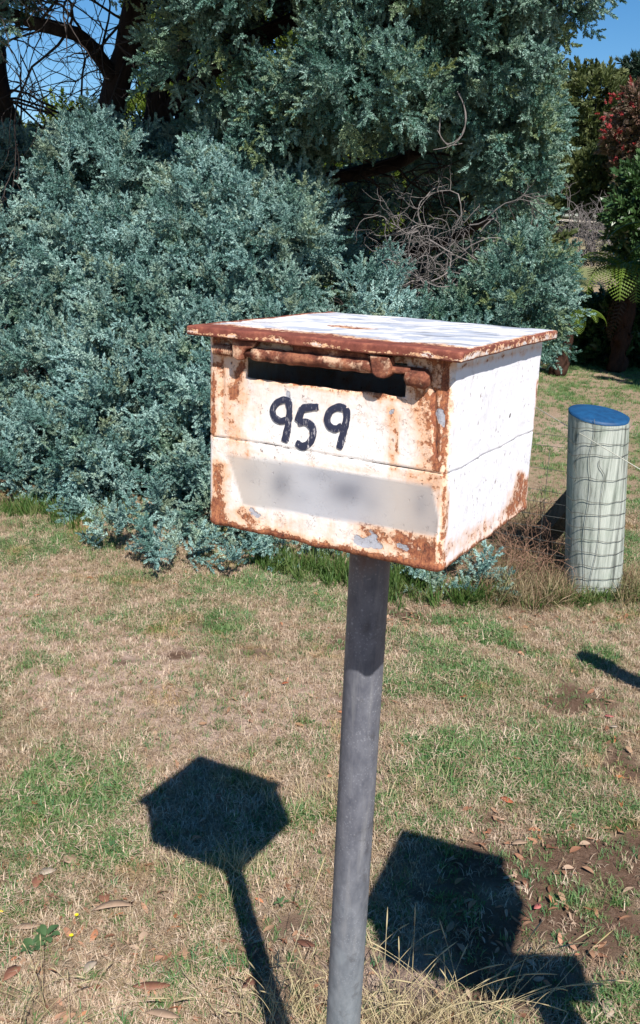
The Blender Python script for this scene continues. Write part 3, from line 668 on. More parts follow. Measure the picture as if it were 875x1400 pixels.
# netting wrapped round the post and stretched to the left
fence = empty('wire_fence', (1.43-PR, 4.36, 0), 'thin wire mesh fence wrapped round the pale green post and running left behind the weeds', 'wire fence')
def wire_geo():
    heights = [(aty(815, y, 4.36)[2], 1) for y in (584, 605, 621, 653.5, 684.6, 702, 721, 738.6, 756, 774, 791, 803)]
    for k, (z, _) in enumerate(heights):
        c = PT+lean*z/PH; P = []
        if k > 0:
            for s in np.linspace(0, 1, 14)[:-1]:
                P.append([-.5+s*(c[0]-PR-.002+.5), 5.35+s*(c[1]-.0-5.35), z+(.012*math.sin(s*9+k))*(1-s)-.05*(1-s)+.03*math.sin(s*3.1)*.3])
        for a in np.linspace(180 if k else 200, 375, 30):
            w = .003*math.sin(a*.07+k*1.3)+.002*math.sin(a*.19+k*2.1)
            rr = PR*1.034+.002
            P.append([c[0]+rr*math.cos(R(a)), c[1]+rr*math.sin(R(a)), z+w-(.018*math.exp(-((a-205)/16)**2) if k else .02*math.exp(-((a-205)/16)**2))])
        mb = MB(); mb.tube(P, .0013, 5); mb.build('horizontal_wire', M['wire'], fence)
    for k, (ax, ay, bx, by) in enumerate([(808, 570, 803, 650), (803, 650, 796, 800), (790, 620, 786, 660), (815, 625, 822, 655), (822, 655, 806, 800), (856, 580, 838, 800), (838, 620, 832, 800), (797, 640, 775, 800)][:6]):
        P = []
        for s in np.linspace(0, 1, 12):
            px, py = ax+(bx-ax)*s+2*math.sin(s*7+k), ay+(by-ay)*s
            p = aty(px, py, 4.38); c = PT+lean*p[2]/PH; dx = np.clip(p[0]-c[0], -PR*.99, PR*.99)
            P.append([c[0]+dx, c[1]-math.sqrt((PR*1.04)**2-dx*dx)-.002, p[2]])
        mb = MB(); mb.tube(P, .0013, 5); mb.build('vertical_wire', M['wire'], fence)
    for s in (.25, .38, .5, .62, .74, .83, .92):
        P = [[-.5+s*(1.29+.5), 5.35+s*(4.5-5.35), z] for z in np.linspace(.03, .72, 8)]
        mb = MB(); mb.tube(P, .0014, 4); mb.build('vertical_wire', M['wire'], fence)
wire_geo()
A = aty(800, 597, 4.30); B = aty(1015, 725, 2.88); mb = MB()
dirv = (A-B); mb.tube([B-dirv*.02, A, A+dirv*1.3], .0019, 6)
tag(mb.build('strand_wire', M['wire_light'], None), 'single pale taut wire running diagonally past the pale green post', 'wire')
lp = empty('shadow_post', (1.84, 2.77, 0), 'round timber post leaning left, added just outside the right edge to cast the shadow there', 'fence post')  # unseen post, added only for the shadow entering at the right edge
mb = MB(); mb.tube([(1.93, 2.75, -.15), (1.6, 2.83, .46), (1.36, 2.89, B[2]+.03)], [.07, .065, .05], 16); mb.build('post', M['grey_timber'], lp)
mb = MB(); mb.tube([B+np.array([.0, -.07, 0]), B+np.array([.02, 0, .01]), B+np.array([.05, .06, 0])], .004, 6); mb.build('staple', M['wire'], lp)

# ------------------------------------------------------------------ foliage sources
def sprig(seed, mat, L=.085, nl=30, ll=.021, lw=.0048, spread=.9):
    r = np.random.default_rng(seed); mb = MB()
    for k in range(nl):
        s = (k+.5)/nl; ph = k*2.4+r.uniform(-.4, .4); o = np.array([0, 0, L*(s-.25)])
        tilt = spread*(1-.55*s)+r.uniform(-.2, .2); d = np.array([math.cos(ph)*math.sin(tilt), math.sin(ph)*math.sin(tilt), math.cos(tilt)])
        l = ll*(1.25-.5*s)*r.uniform(.7, 1.3); side = np.cross(d, r.normal(size=3)); side /= np.linalg.norm(side)
        mb.add([o, o+d*l*.45+side*lw, o+d*l, o+d*l*.45-side*lw], [(0, 1, 2, 3)])
    return source(mb, 'sprig_source', mat)
def leafy(seed, mat, L=.12, nl=14, ll=.06, lw=.011, droop=.0):
    return sprig(seed, mat, L, nl, ll, lw, 1.2)
G = {}
def spray(seed, mat, n=9, L=.18, nl=34, ll=.0165, lw=.0036):
    # a leafy branchlet: side shoots set along a bent stem, each shoot ringed with small leaflets
    r = np.random.default_rng(seed); mb = MB(); bend = r.normal(size=2)*.25
    def at_(s): return np.array([bend[0]*L*s*s, bend[1]*L*s*s, L*s])
    for q in range(n):
        s0 = .12+.88*(q+r.uniform(0, .6))/n; b = at_(s0-.15); ph0 = q*2.4+r.uniform(-.5, .5); ti = r.uniform(.55, 1.05)*(1-.6*(q == n-1)); dd = np.array([math.cos(ph0)*math.sin(ti), math.sin(ph0)*math.sin(ti), math.cos(ti)])
        sl = L*.42*(1.15-.6*s0)*r.uniform(.8, 1.2); u = np.cross(dd, [0, 0, 1.0]); u /= np.linalg.norm(u)+1e-6; w = np.cross(dd, u)
        for k in range(nl):
            t_ = (k+.5)/nl; ph = k*2.4+r.uniform(-.4, .4); tilt = .95*(1-.5*t_)+r.uniform(-.2, .2)
            d = dd*math.cos(tilt)+(u*math.cos(ph)+w*math.sin(ph))*math.sin(tilt); o = b+dd*sl*t_; l = ll*(1.2-.45*t_)*r.uniform(.7, 1.3)
            sd_ = np.cross(d, r.normal(size=3)); sd_ /= np.linalg.norm(sd_); mb.add([o, o+d*l*.45+sd_*lw, o+d*l, o+d*l*.45-sd_*lw], [(0, 1, 2, 3)])
    return source(mb, 'spray_source', mat)
def mk(kind, mat, **k):
    S = [sprig(s, mat, **k) for s in (1, 2, 3)]; G[kind] = (scatter_group(kind+'_scatter', S), 3, mat)
for kk in ('wattle', 'wattle_green'): G[kk] = (scatter_group(kk+'_scatter', [spray(q, M[kk]) for q in (1, 2, 3, 4)]), 4, M[kk])
mk('yellowgreen', M['yellowgreen'], L=.2, nl=26, ll=.07, lw=.012)
mk('olive', M['olive'], L=.45, nl=46, ll=.17, lw=.035); mk('laurel', M['laurel'], L=.25, nl=22, ll=.13, lw=.026); mk('redbrown', M['redbrown'], L=.45, nl=46, ll=.16, lw=.035)
mk('pine', M['pine'], L=.8, nl=60, ll=.35, lw=.03); mk('redflower', M['redflower'], L=.3, nl=26, ll=.11, lw=.03)
def crown_points(lumps, rho, inner=.35, up=.25, jit=.14, pit=False):
    """lumps (k,4): sprig bases on and a little inside the lumps' surfaces"""
    Lm = np.asarray(lumps, float); P = []; Dn = []
    for x, y, z, r in Lm:
        n = int(4*math.pi*r*r*rho); d = rng.normal(size=(n, 3)); d /= np.linalg.norm(d, axis=1)[:, None]
        rr = r*(1-inner*rng.random(n)**2+jit*rng.normal(size=n)*.5); rr = rr*(1+.30*(fbm(d*1.0+np.array([x, y, z]), 2.6, 3, 5)-.5)*2)
        p = np.array([x, y, z])+d*rr[:, None]*np.array([1, 1, .9]); keep = np.ones(n, bool)
        for x2, y2, z2, r2 in Lm:
            if (x2, y2, z2, r2) == (x, y, z, r) or abs(x2-x) > r+r2 or abs(z2-z) > r+r2 or abs(y2-y) > r+r2: continue
            keep &= (((p-np.array([x2, y2, z2]))**2).sum(1) > (r2*.62)**2)
        if pit: keep &= (fbm(p, 4.5, 3, 66) < .56+.10*rng.random(n)) & (fbm(p, 1.7, 2, 67) < pit+.06*rng.random(n))
        g = terrain(p[:, 0], p[:, 1]); keep &= p[:, 2] > g+.02
        P.append(p[keep]); Dn.append(d[keep])
    P = np.concatenate(P); Dn = np.concatenate(Dn)
    Dn = Dn + rng.normal(size=Dn.shape)*.45; Dn[:, 2] += up
    return P, Dn
def foliage(name, lumps, kind, rho, parent, size=1.0, up=.25, inner=.35, keepf=None, jit=.14):
    P, Dn = crown_points(lumps, rho, inner, up, jit, .64 if kind == 'wattle' else (.58 if kind == 'wattle_green' else 0))
    if keepf is not None: k = keepf(P); P, Dn = P[k], Dn[k]
    g, n, mat = G[kind]
    o = scatter(name, P, dir_to_euler(Dn), size*rng.uniform(.65, 1.3, len(P)), g, n, mat, parent)
    o['kind'] = 'stuff'; return o
def fill(poly, Yf, n, r0, r1, inset=.6, tries=6000, sep=.75):
    """lumps whose outline stays inside a region, set at the depth Yf"""
    xs = [p[0] for p in poly]; ys = [p[1] for p in poly]; out = []; t_ = 0
    while len(out) < n and t_ < tries:
        t_ += 1; x = random.uniform(min(xs), max(xs)); y = random.uniform(min(ys), max(ys)); r = random.uniform(r0, r1); Y = Yf(x, y)
        q = inset*r*F/Y
        if not all(inpoly(poly, x+a*q, y+b*q) for a, b in ((0, 0), (1, 0), (-1, 0), (0, 1), (0, -1))): continue
        p = aty(x, y, Y)
        if p[2] < .05: continue
        if any((p[0]-o[0])**2+(p[1]-o[1])**2+(p[2]-o[2])**2 < (sep*(r+o[3])*.5*1.1)**2 for o in out): continue
        out.append((p[0], p[1], p[2], r))
    return out
def curve(p0, d0, L, n, wig, sag=0.0, curl=0.0):
    p = np.array(p0, float); d = np.array(d0, float); d /= np.linalg.norm(d); P = [p.copy()]; ax = rng.normal(size=3)
    for k in range(n):
        d = d+rng.normal(size=3)*wig+np.array([0, 0, -sag])+np.cross(ax, d)*curl; d /= np.linalg.norm(d); p = p+d*L/n; P.append(p.copy())
    return np.array(P)

# low silver wattle branch mass
shrub = empty('wattle_shrub', (-1.2, 6.2, 0), 'large low silver blue wattle shrub behind and left of the mailbox', 'shrub')
polyA = [(-330, 170), (0, 185), (60, 205), (110, 190), (150, 165), (230, 190), (310, 165), (340, 200), (390, 260), (455, 305), (485, 350), (530, 400), (560, 430), (620, 500), (640, 640), (650, 740), (655, 815), (600, 812), (540, 800), (400, 780), (350, 790), (215, 785), (130, 755), (110, 712), (-330, 690)]
def YA(x, y): return 5.0+(760-y)/560*1.75+(max(0, 300-x))/300*.65
LA = fill(polyA, lambda x, y: YA(x, y)+random.uniform(-.12, .15), 210, .15, .36, .62, 9000, .72)
LA += fill(polyA, lambda x, y: YA(x, y)+.65, 60, .3, .5, .8, 3000, .7)
LA += fill(polyA, lambda x, y: YA(x, y)+1.3, 30, .4, .6, .9, 3000, .7)
LA += [tuple(gnd(x, y)+np.array([0, 0, z]))+(r,) for x, y, z, r in ((560, 800, .02, .09), (600, 812, .02, .10), (640, 815, .03, .10), (668, 822, .0, .07), (590, 790, .08, .13), (630, 800, .08, .11), (240, 775, .06, .13), (160, 758, .06, .12), (340, 782, .05, .12))]
foliage('foliage', LA, 'wattle', 165, shrub, 1.0, .35)
def branches(name, mat, starts, parent, r0=.018, sides=5, kids=5, L=1.0, wig=.22, sag=.02, curl=.0, stuff=True):
    mb = MB()
    for p0, d0 in starts:
        n = 9; P = curve(p0, d0, L*rng.uniform(.7, 1.3), n, wig, sag, curl); mb.tube(P, np.linspace(r0, r0*.25, n+1), sides, False)
        for _ in range(kids):
            i = rng.integers(2, n); dd = (P[i]-P[i-1])/np.linalg.norm(P[i]-P[i-1])+rng.normal(size=3)*.7
            Q = curve(P[i], dd, L*rng.uniform(.3, .7), 7, wig*1.2, sag, curl); mb.tube(Q, np.linspace(r0*.5, r0*.15, 8), 4, False)
            for _ in range(2):
                i2 = rng.integers(2, 7); dd = (Q[i2]-Q[i2-1])/np.linalg.norm(Q[i2]-Q[i2-1])+rng.normal(size=3)*.8
                S = curve(Q[i2], dd, L*rng.uniform(.15, .4), 5, wig*1.3, sag, curl); mb.tube(S, np.linspace(r0*.28, r0*.1, 6), 3, False)
    o = mb.build(name, mat, parent)
    if stuff: o['kind'] = 'stuff'
    return o
branches('branches', M['twig'], [((rng.uniform(-3, .8), rng.uniform(6.6, 7.2), rng.uniform(0, .8)), (rng.normal()*.4, -.3, .7)) for _ in range(40)], shrub, .02, 5, 5, .85)

# tall wattle tree
tree = empty('wattle_tree', (-1.35, 8.2, 0), 'tall dark trunked wattle tree with blue green foliage overhanging the silver shrub', 'tree')
def limb(name, L, rad, sides=14, mat=None, par=None):
    P = np.array([aty(x, y, Y) if y is not None else None for x, y, Y in L]); d = np.r_[0, np.cumsum(np.linalg.norm(np.diff(P, axis=0), axis=1))]
    n = 24; s = np.linspace(0, d[-1], n); Q = np.stack([np.interp(s, d, P[:, k]) for k in range(3)], 1)
    for _ in range(3): Q[1:-1] = (Q[:-2]+2*Q[1:-1]+Q[2:])/4
    Q = Q+(np.stack([fbm(Q, 2.2, 3, k+80) for k in range(3)], 1)-.5)*.12
    mb = MB(); mb.tube(Q, np.interp(s, d, rad), sides); V = np.concatenate(mb.v)
    mb.v = [V+(fbm(V, 14, 3, 90)-.5)[:, None]*.03*np.array([1, 1, .3])]
    mb.build(name, mat or M['bark'], par or tree); return Q
tr = limb('trunk', [(85, 560, 8.2), (120, 330, 8.0), (140, 170, 7.8), (165, 90, 7.7), (200, -40, 7.6), (260, -260, 7.5)], [.14, .12, .105, .10, .09, .06])
l1 = limb('limb', [(155, 120, 7.75), (120, 50, 7.4), (50, 30, 7.0), (-40, 5, 6.6), (-160, -60, 6.3)], [.06, .05, .045, .035, .02], 10)
l2 = limb('limb', [(190, 260, 8.0), (215, 150, 7.9), (228, 80, 7.8), (245, -60, 7.7)], [.09, .075, .065, .05], 12)
l3 = limb('limb', [(215, 170, 7.9), (330, 60, 7.5), (480, 0, 7.2), (640, -60, 7.0)], [.07, .06, .045, .03], 10)
l4 = limb('limb', [(220, 240, 8.0), (380, 250, 7.9), (560, 220, 7.6), (660, 130, 7.3)], [.07, .06, .05, .03], 10)
l5 = limb('limb', [(300, 400, 8.2), (470, 370, 8.0), (600, 330, 7.7), (670, 300, 7.4)], [.07, .06, .045, .03], 10)
l6 = limb('limb', [(0, 320, 7.9), (10, 180, 7.9), (-10, 60, 7.8)], [.1, .09, .07], 10)
l7 = limb('limb', [(215, 330, 8.1), (250, 160, 8.3), (252, 20, 8.4)], [.05, .045, .035], 10)
st = []
for Q, k in ((l1, 20), (l2, 16), (l3, 18), (l4, 22), (l5, 22), (l6, 14), (tr, 16), (l7, 8)):
    for _ in range(k):
        i = rng.integers(3, 19); st.append((Q[i], (rng.normal()*.9, rng.normal()*.6-.2, rng.normal()*.6)))
branches('branches', M['twig'], st, tree, .011, 5, 6, 1.15, .20, .03, .05)
# crown lumps by region
cr = []
cr += fill([(230, -330), (250, 30), (235, 70), (210, 110), (300, 170), (400, 205), (470, 180), (540, 165), (640, 185), (660, 120), (770, 60), (822, -20), (850, -330)], lambda x, y: 6.3+random.uniform(-.25, .35)+(x < 450)*.25, 150, .17, .34, .72, 8000, .70)
cr += fill([(640, 120), (745, 100), (745, 190), (735, 270), (728, 340), (740, 335), (705, 300), (680, 250), (660, 190)], lambda x, y: 6.6+random.uniform(-.2, .25), 46, .15, .26, .85, 5000, .62)
cr += fill([(690, 280), (722, 290), (728, 335), (758, 380), (755, 430), (738, 480), (620, 500), (560, 450), (600, 425), (650, 410), (700, 345)], lambda x, y: 6.2+random.uniform(-.2, .2), 44, .15, .26, .8, 5000, .62)
cr += fill([(270, 150), (420, 190), (430, 250), (350, 235), (270, 190)], lambda x, y: 6.7+random.uniform(-.1, .2), 10, .14, .24, .5, 3000, .7)
cr += fill([(-250, -330), (235, -330), (215, -10), (120, -35), (60, -15), (0, 15), (-250, 100)], lambda x, y: 6.7+random.uniform(-.25, .25), 50, .18, .32, .7, 4000, .66)
cr += fill([(-350, -800), (500, -800), (430, -260), (-350, -260)], lambda x, y: 6.2+random.uniform(-.4, .4), 60, .3, .5, .5, 4000, .75)  # upper crown out of view, added to shade the trunk below
back = fill([(260, -300), (280, 60), (430, 200), (560, 150), (660, 250), (760, 300), (760, 60), (840, -300)], lambda x, y: 7.6+random.uniform(-.3, .3), 60, .25, .4, .9, 3000, .75)
def holes(P):
    x, y, _ = proj(P); n = fbm(np.stack([x, y, 0*x], -1)/40.0, 1.0, 2, 7)
    return rng.random(len(P)) > .9*sstep(.62, .72, n)
foliage('foliage', cr, 'wattle_green', 160, tree, 1.05, .15)
foliage('foliage', back, 'wattle_green', 90, tree, 1.2, .0)
bk2 = fill([(330, 190), (700, 190), (740, 420), (560, 470), (520, 400), (500, 340), (480, 250)], lambda x, y: 8.8+random.uniform(-.3, .5), 60, .3, .5, .8, 4000, .7)
foliage('foliage', bk2, 'wattle_green', 80, tree, 1.3, .0)
# bleached dead twigs in front of the hollow
dead = empty('dead_branch', aty(600, 560, 6.3)*np.array([1, 1, 0]), 'tangle of bleached grey dead wattle twigs in the hollow above the mailbox lid', 'dead branch')
st = []
for _ in range(34):
    p = aty(rng.uniform(530, 700), rng.uniform(300, 430), rng.uniform(6.0, 6.6)); st.append((p, (rng.normal()*.8, -.3, .2+rng.normal()*.6)))
branches('branch', M['deadtwig'], st, dead, .0052, 5, 5, .46, .26, .02, .2)
curl = empty('dead_branch', aty(640, 200, 6.0), 'curled bare grey twigs hanging in front of the upper crown', 'dead branch')
mb = MB()
for k, L in enumerate([[(625, 125), (636, 145), (637, 180), (620, 200), (592, 205)], [(628, 128), (640, 160), (630, 190), (610, 200), (598, 178)], [(602, 160), (600, 185), (612, 200), (632, 196)], [(560, 372), (600, 395), (640, 385), (668, 380)]]):
    P = np.array([aty(x, y, 5.95+.05*k) for x, y in L]); s = np.linspace(0, len(L)-1, 20); Q = np.stack([np.interp(s, range(len(L)), P[:, j]) for j in range(3)], 1)
    for _ in range(4): Q[1:-1] = (Q[:-2]+2*Q[1:-1]+Q[2:])/4
    mb = MB(); mb.tube(Q, np.linspace(.0042, .002, 20), 5); mb.build('twig', M['deadtwig'], curl)

# ------------------------------------------------------------------ background trees
def bgtree(label, L, kind, rho, base, trunk_r, size=1.0, group=None, name='tree', cat='tree', up=.2, trunk=True, bark='bark'):
    b = np.array(base, float); b[2] = terrain(b[:1], b[1:2])[0]; o = empty(name, b, label, cat, group)
    L = np.array(L); c = L[:, :3].mean(0)
    foliage('foliage', [tuple(q) for q in L], kind, rho, o, size, up)
    if trunk:
        mb = MB(); top = np.array([c[0], c[1], L[:, 2].max()]); n = 10; P = np.array([b+(top-b)*k/n for k in range(n+1)]); P[0, 2] -= .3; P += (np.stack([fbm(P, .5, 2, k) for k in range(3)], 1)-.5)*trunk_r*3*np.linspace(0, 1, n+1)[:, None]
        mb.tube(P, np.linspace(trunk_r, trunk_r*.2, n+1), 8); mb.build('trunk', M[bark], o)
        mb = MB()
        for q in L[::2]:
            s = P[n//2]; e = q[:3]; mb.tube([s, (s+e)/2+np.array([0, 0, -.1*q[3]]), e], [trunk_r*.4, trunk_r*.25, trunk_r*.1], 5)
        mb.build('branches', M[bark], o)
    return o
# yellow-green tree seen through the gaps
polyY = [(150, 60), (190, -10), (240, -30), (330, 20), (420, 60), (400, 200), (530, 260), (530, 470), (-60, 470), (-60, 190), (130, 150)]
bgtree('yellow green leafy tree glimpsed through the gaps behind the dark wattle trunk', fill(polyY, lambda x, y: 12.5+random.uniform(-.8, .8), 44, .4, .8, .7, 3000, .9), 'yellowgreen', 55, (-1.5, 12.8, 0), .2, 1.1)
polyR = [(560, -60), (700, -60), (700, 100), (720, 440), (600, 500), (480, 300)]
bgtree('dark olive tree hidden behind the right side of the wattle crown', fill(polyR, lambda x, y: 15+random.uniform(-1, 1), 34, .8, 1.2, .5, 3000, .8), 'olive', 16, (4.0, 15.5, 0), .2, .8)
# right-hand gap
def reg(poly, Y, n, r0, r1, dy=1.0, ins=.5): return fill(poly, lambda x, y: Y+random.uniform(-dy, dy), n, r0, r1, ins, 5000, .62)
bgtree('tall dark pine against the blue sky at the top right', reg([(842, 150), (848, 95), (862, 72), (900, 55), (1000, 60), (1000, 200), (870, 200)], 70, 22, .8, 1.4, 2, .8), 'pine', 4.5, (26.5, 72, 0), .5, 1.5, up=.0)
bgtree('olive green gum tree on the hill below the strip of sky', reg([(700, 170), (780, 135), (800, 112), (830, 105), (850, 125), (850, 290), (700, 290)], 56, 44, 1.0, 1.7, 2), 'olive', 5.5, (16.5, 58, 0), .35, 1.35)
bgtree('second olive green gum tree on the hill, right of the red flowering tree', reg([(845, 110), (900, 95), (1050, 80), (1050, 290), (845, 290)], 60, 40, 1.2, 2.0, 2), 'olive', 4.5, (24, 62, 0), .35, 1.4)
redL = reg([(832, 225), (834, 175), (840, 140), (858, 125), (900, 112), (960, 140), (960, 280), (850, 290)], 40, 46, .5, .9, 1.2, .8)
rt = bgtree('bronze leaved tree with clusters of red flowers on the hill at right', redL, 'redbrown', 11, (13.2, 41, 0), .3, 1.0)
foliage('blossom', [tuple(aty(x, y, 38.9))+(r,) for x, y, r in ((832, 150, .40), (842, 146, .35), (860, 132, .5), (872, 128, .55), (838, 182, .35), (843, 178, .3), (850, 210, .25), (868, 165, .3), (870, 200, .25))], 'redflower', 4.5, rt, .8)
bgtree('rounded olive bush on the slope above the dirt road', reg([(772, 285), (778, 240), (795, 218), (830, 208), (850, 240), (850, 282)], 44, 26, .6, 1.0, 1), 'olive', 12, (13.0, 45, 0), .2, .95, name='bush', cat='bush')
bgtree('dark green glossy leaved tree at the right edge above the ferns', reg([(848, 400), (836, 340), (842, 280), (856, 240), (880, 215), (1000, 200), (1100, 420), (870, 425)], 19, 66, .3, .6, .8, .85), 'laurel', 42, (8.2, 19.5, 0), .16, 1.0)
bgtree('large leafy tree added outside the right edge to shade the tree ferns', [(5.6+rng.uniform(0, 4.2), 10.0+rng.uniform(-1.2, 2.0), 3.6+rng.uniform(-.8, 2.4), rng.uniform(.6, .95)) for _ in range(70)], 'laurel', 30, (7.6, 10.8, 0), .2, 1.0)  # unseen tree, added to darken the ferns with its shade
bgtree('dark undergrowth shrub beneath the tree ferns at the lawn edge', reg([(770, 525), (775, 470), (800, 430), (1000, 400), (1000, 520)], 15.3, 60, .35, .6, .9), 'laurel', 44, (5.6, 15.5, 0), .08, 1.0, name='shrub', cat='shrub')
# far tree belt so the hill closes behind everything
L = [(x, 95+rng.uniform(-8, 8), 5.5+rng.uniform(0, 5), rng.uniform(3, 5)) for x in np.linspace(-90, 90, 70)]
o = foliage('far_woods', [(a, b, c-8+terrain(np.array([a]), np.array([b]))[0], r) for a, b, c, r in L], 'olive', .9, None, 3.0); tag(o, 'distant olive green woods along the top of the hill', 'woods')
# bare grey shrub on the slope
bs = empty('bare_shrub', (7.0, 23.5, terrain(np.array([7.0]), np.array([23.5]))[0]), 'leafless grey twiggy shrub on the grassy slope behind the tree ferns', 'shrub')
st = [(aty(rng.uniform(775, 845), 352, 23.5)+np.array([0, rng.uniform(-.4, .4), -.2]), (rng.normal()*.5, rng.normal()*.3, 1)) for _ in range(26)]
branches('branches', M['deadtwig'], st, bs, .022, 4, 7, 1.3, .2, .0)
# dirt road with a pale timber edge and a car on the hill
def road():
    P = []
    for x in np.linspace(8, 34, 30): P.append((x, 50.0+.15*(x-15)))
    mb = MB(); V = []; 
    for x, y in P:
        for dy in (-1.5, 1.5): V.append((x, y+dy, terrain(np.array([x]), np.array([y+dy]))[0]+.35))
    mb.add(V, [(2*i, 2*i+2, 2*i+3, 2*i+1) for i in range(len(P)-1)])
    t = NT('pale_dirt'); t.set(Base_Color=t.ramp(t.noise(2, 5), [(0.3, (0.34, 0.29, 0.22)), (0.7, (0.5, 0.44, 0.36))]), Roughness=.95)
    tag(mb.build('dirt_road', t.m, None), 'pale dirt road crossing the hillside', None, None, 'structure')
    r = empty('rail_fence', (12, 48.6, terrain(np.array([12.0]), np.array([48.6]))[0]), 'low pale timber rail along the edge of the dirt road', 'fence')
    for x in np.arange(10, 24, 2.2):
        z = terrain(np.array([x]), np.array([48.5]))[0]; mb = MB(); mb.box((x, 48.5, z+.3), (.09, 0, 0), (0, .09, 0), (0, 0, .5)); mb.build('post', M['post'], r, False)
        z2 = terrain(np.array([x+2.2]), np.array([48.5]))[0]; mb = MB(); mb.tube([(x, 48.38, z+.62), (x+2.2, 48.38, z2+.62)], .1, 8); mb.build('rail', M['post'], r)
road()
def car():
    p = aty(838, 283, 47.0); z0 = terrain(np.array([p[0]]), np.array([51.0]))[0]+.4; c = np.array([aty(840, 275, 51)[0], 51.0, z0])
    r = empty('parked_car', c, 'small dark blue car half hidden behind trees beside the dirt road', 'car')
    t = NT('dark_blue_car_paint'); body = t.set(Base_Color=(0.03, 0.06, 0.16), Roughness=.25, Metallic=.3, Coat_Weight=.6)
    t = NT('car_glass'); gl = t.set(Base_Color=(0.25, 0.32, 0.4), Roughness=.05, Metallic=.6)
    t = NT('tyre_rubber'); ru = t.set(Base_Color=(0.02, 0.02, 0.02), Roughness=.8)
    prof = [(-2.0, .35), (-2.0, .75), (-1.75, .88), (-1.0, .95), (-.45, 1.42), (.9, 1.45), (1.5, 1.0), (2.0, .9), (2.05, .4)]
    mb = MB(); V = [(x, y, z) for y in (-.82, .82) for x, z in prof]; V = [(c[0]+x, c[1]+y*(.86 if z > 1.2 else 1), c[2]+z) for x, y, z in V]; k = len(prof)
    mb.add(V, [tuple(range(k)), tuple(range(k, 2*k))[::-1]]+[(i, i+k, (i+1) % k+k, (i+1) % k) for i in range(k)]); o = mb.build('body', body, r, False); b = o.modifiers.new('round', 'BEVEL'); b.width = .08; b.segments = 3
    for x0, x1 in ((-.82, .1), (.18, 1.2)):
        mb = MB(); mb.add([(c[0]+x0, c[1]-.835, c[2]+1.0), (c[0]+x1, c[1]-.835, c[2]+1.0), (c[0]+min(x1, .95), c[1]-.74, c[2]+1.38), (c[0]+max(x0, -.45), c[1]-.74, c[2]+1.38)], [(0, 1, 2, 3)]); mb.build('window', gl, r, False)
    for x in (-1.3, 1.3):
        for y in (-.8, .8): mb = MB(); mb.tube([(c[0]+x, c[1]+y-.1, c[2]+.33), (c[0]+x, c[1]+y+.1, c[2]+.33)], .33, 18); mb.build('wheel', ru, r)
car()

# ------------------------------------------------------------------ tree ferns
def frond_mesh(mb, L, droop, width, n=26, lift=.9):
    P = [np.zeros(3)]; a = lift
    for k in range(n): a -= droop/n*(1+.8*k/n); P.append(P[-1]+np.array([math.cos(a), 0, math.sin(a)])*L/n)
    P = np.array(P); mb.tube(P, np.linspace(.012, .003, n+1)*L, 4)
    for k in range(2, n+1):
        s = k/n; w = width*math.sin(math.pi*min(1, s*.93+.07))**.6*(1-s*.35); T = (P[k]-P[k-1]); T /= np.linalg.norm(T)
        for sd in (-1, 1):
            d = np.array([0, sd, 0])*.93+T*.35+np.array([0, 0, -.22]); d /= np.linalg.norm(d); q = L/n*.40
            m1 = 5
            for j in range(m1):                       # toothed pinna of small leaflets
                t0 = (j+.3)/m1; o = P[k]+d*w*t0; l = q*(1.15-t0*.7)
                mb.add([o-d*w*.06, o+T*l+d*w*.05, o+d*w*.14, o-T*l+d*w*.05], [(0, 3, 2, 1)])
def tree_fern(loc, h, L, n, label, live=.75, seed=3, aim=None):
    r_ = np.random.default_rng(seed); root = empty('tree_fern', loc, label, 'tree fern', 'tree ferns at the edge of the lawn')
    loc = np.array(loc, float); mb = MB(); zz_ = np.linspace(-.1, h, 18); mb.tube(np.stack([loc[0]+.03*np.sin(zz_*2), loc[1]+0*zz_, loc[2]+zz_], 1), .12+.02*np.sin(zz_*17), 20); V = np.concatenate(mb.v); mb.v = [V+(fbm(V, 14, 4, 4)-.5)[:, None]*.22]
    mb.build('trunk', M['fernbark'], root)
    base = MB(); frond_mesh(base, L, 1.75, .30*L); dm = MB(); frond_mesh(dm, L*.75, 1.0, .10*L, n=16, lift=-.55)
    f0 = base.build('frond', M['frond'], root, False); d0 = dm.build('dead_frond', M['deadfrond'], root, False)
    Vz = np.array(world_mat(root).inverted())
    for o, me_mb in ((f0, base), (d0, dm)):            # frond meshes are local to the crown
        V = np.concatenate(me_mb.v); o.data.vertices.foreach_set('co', V.astype(np.float32).ravel()); o.data.update()
    for k in range(n):
        o = f0 if k == 0 else f0.copy()
        if k: col.objects.link(o); o.parent = root
        a = 2*math.pi*k/n+r_.uniform(-.2, .2); o.location = (0, 0, h-.02); o.rotation_euler = (r_.uniform(-.25, .25), r_.uniform(-.35, .25), a); s = r_.uniform(.8, 1.1); o.scale = (s, s, s)
    nd = max(4, n//2)
    for k in range(nd):
        o = d0 if k == 0 else d0.copy()
        if k: col.objects.link(o); o.parent = root
        o.location = (0, 0, h-.1); o.rotation_euler = (r_.uniform(-.3, .3), r_.uniform(.2, .7), 2*math.pi*k/nd+r_.uniform(-.3, .3)); s = r_.uniform(.6, 1); o.scale = (s, s, s)
tree_fern(tuple(gnd(842, 508)[:2])+(0,), 1.35, 1.25, 15, 'tree fern with bright green arching fronds above the dark undergrowth', seed=3)
tree_fern(tuple(gnd(905, 508)[:2])+(0,), 1.75, 1.3, 13, 'tree fern at the right edge, half hidden in shade', seed=5)
tree_fern(tuple(gnd(762, 513)[:2])+(0,), .75, .75, 9, 'short tree fern with brown hanging fronds just right of the mailbox lid', seed=8)

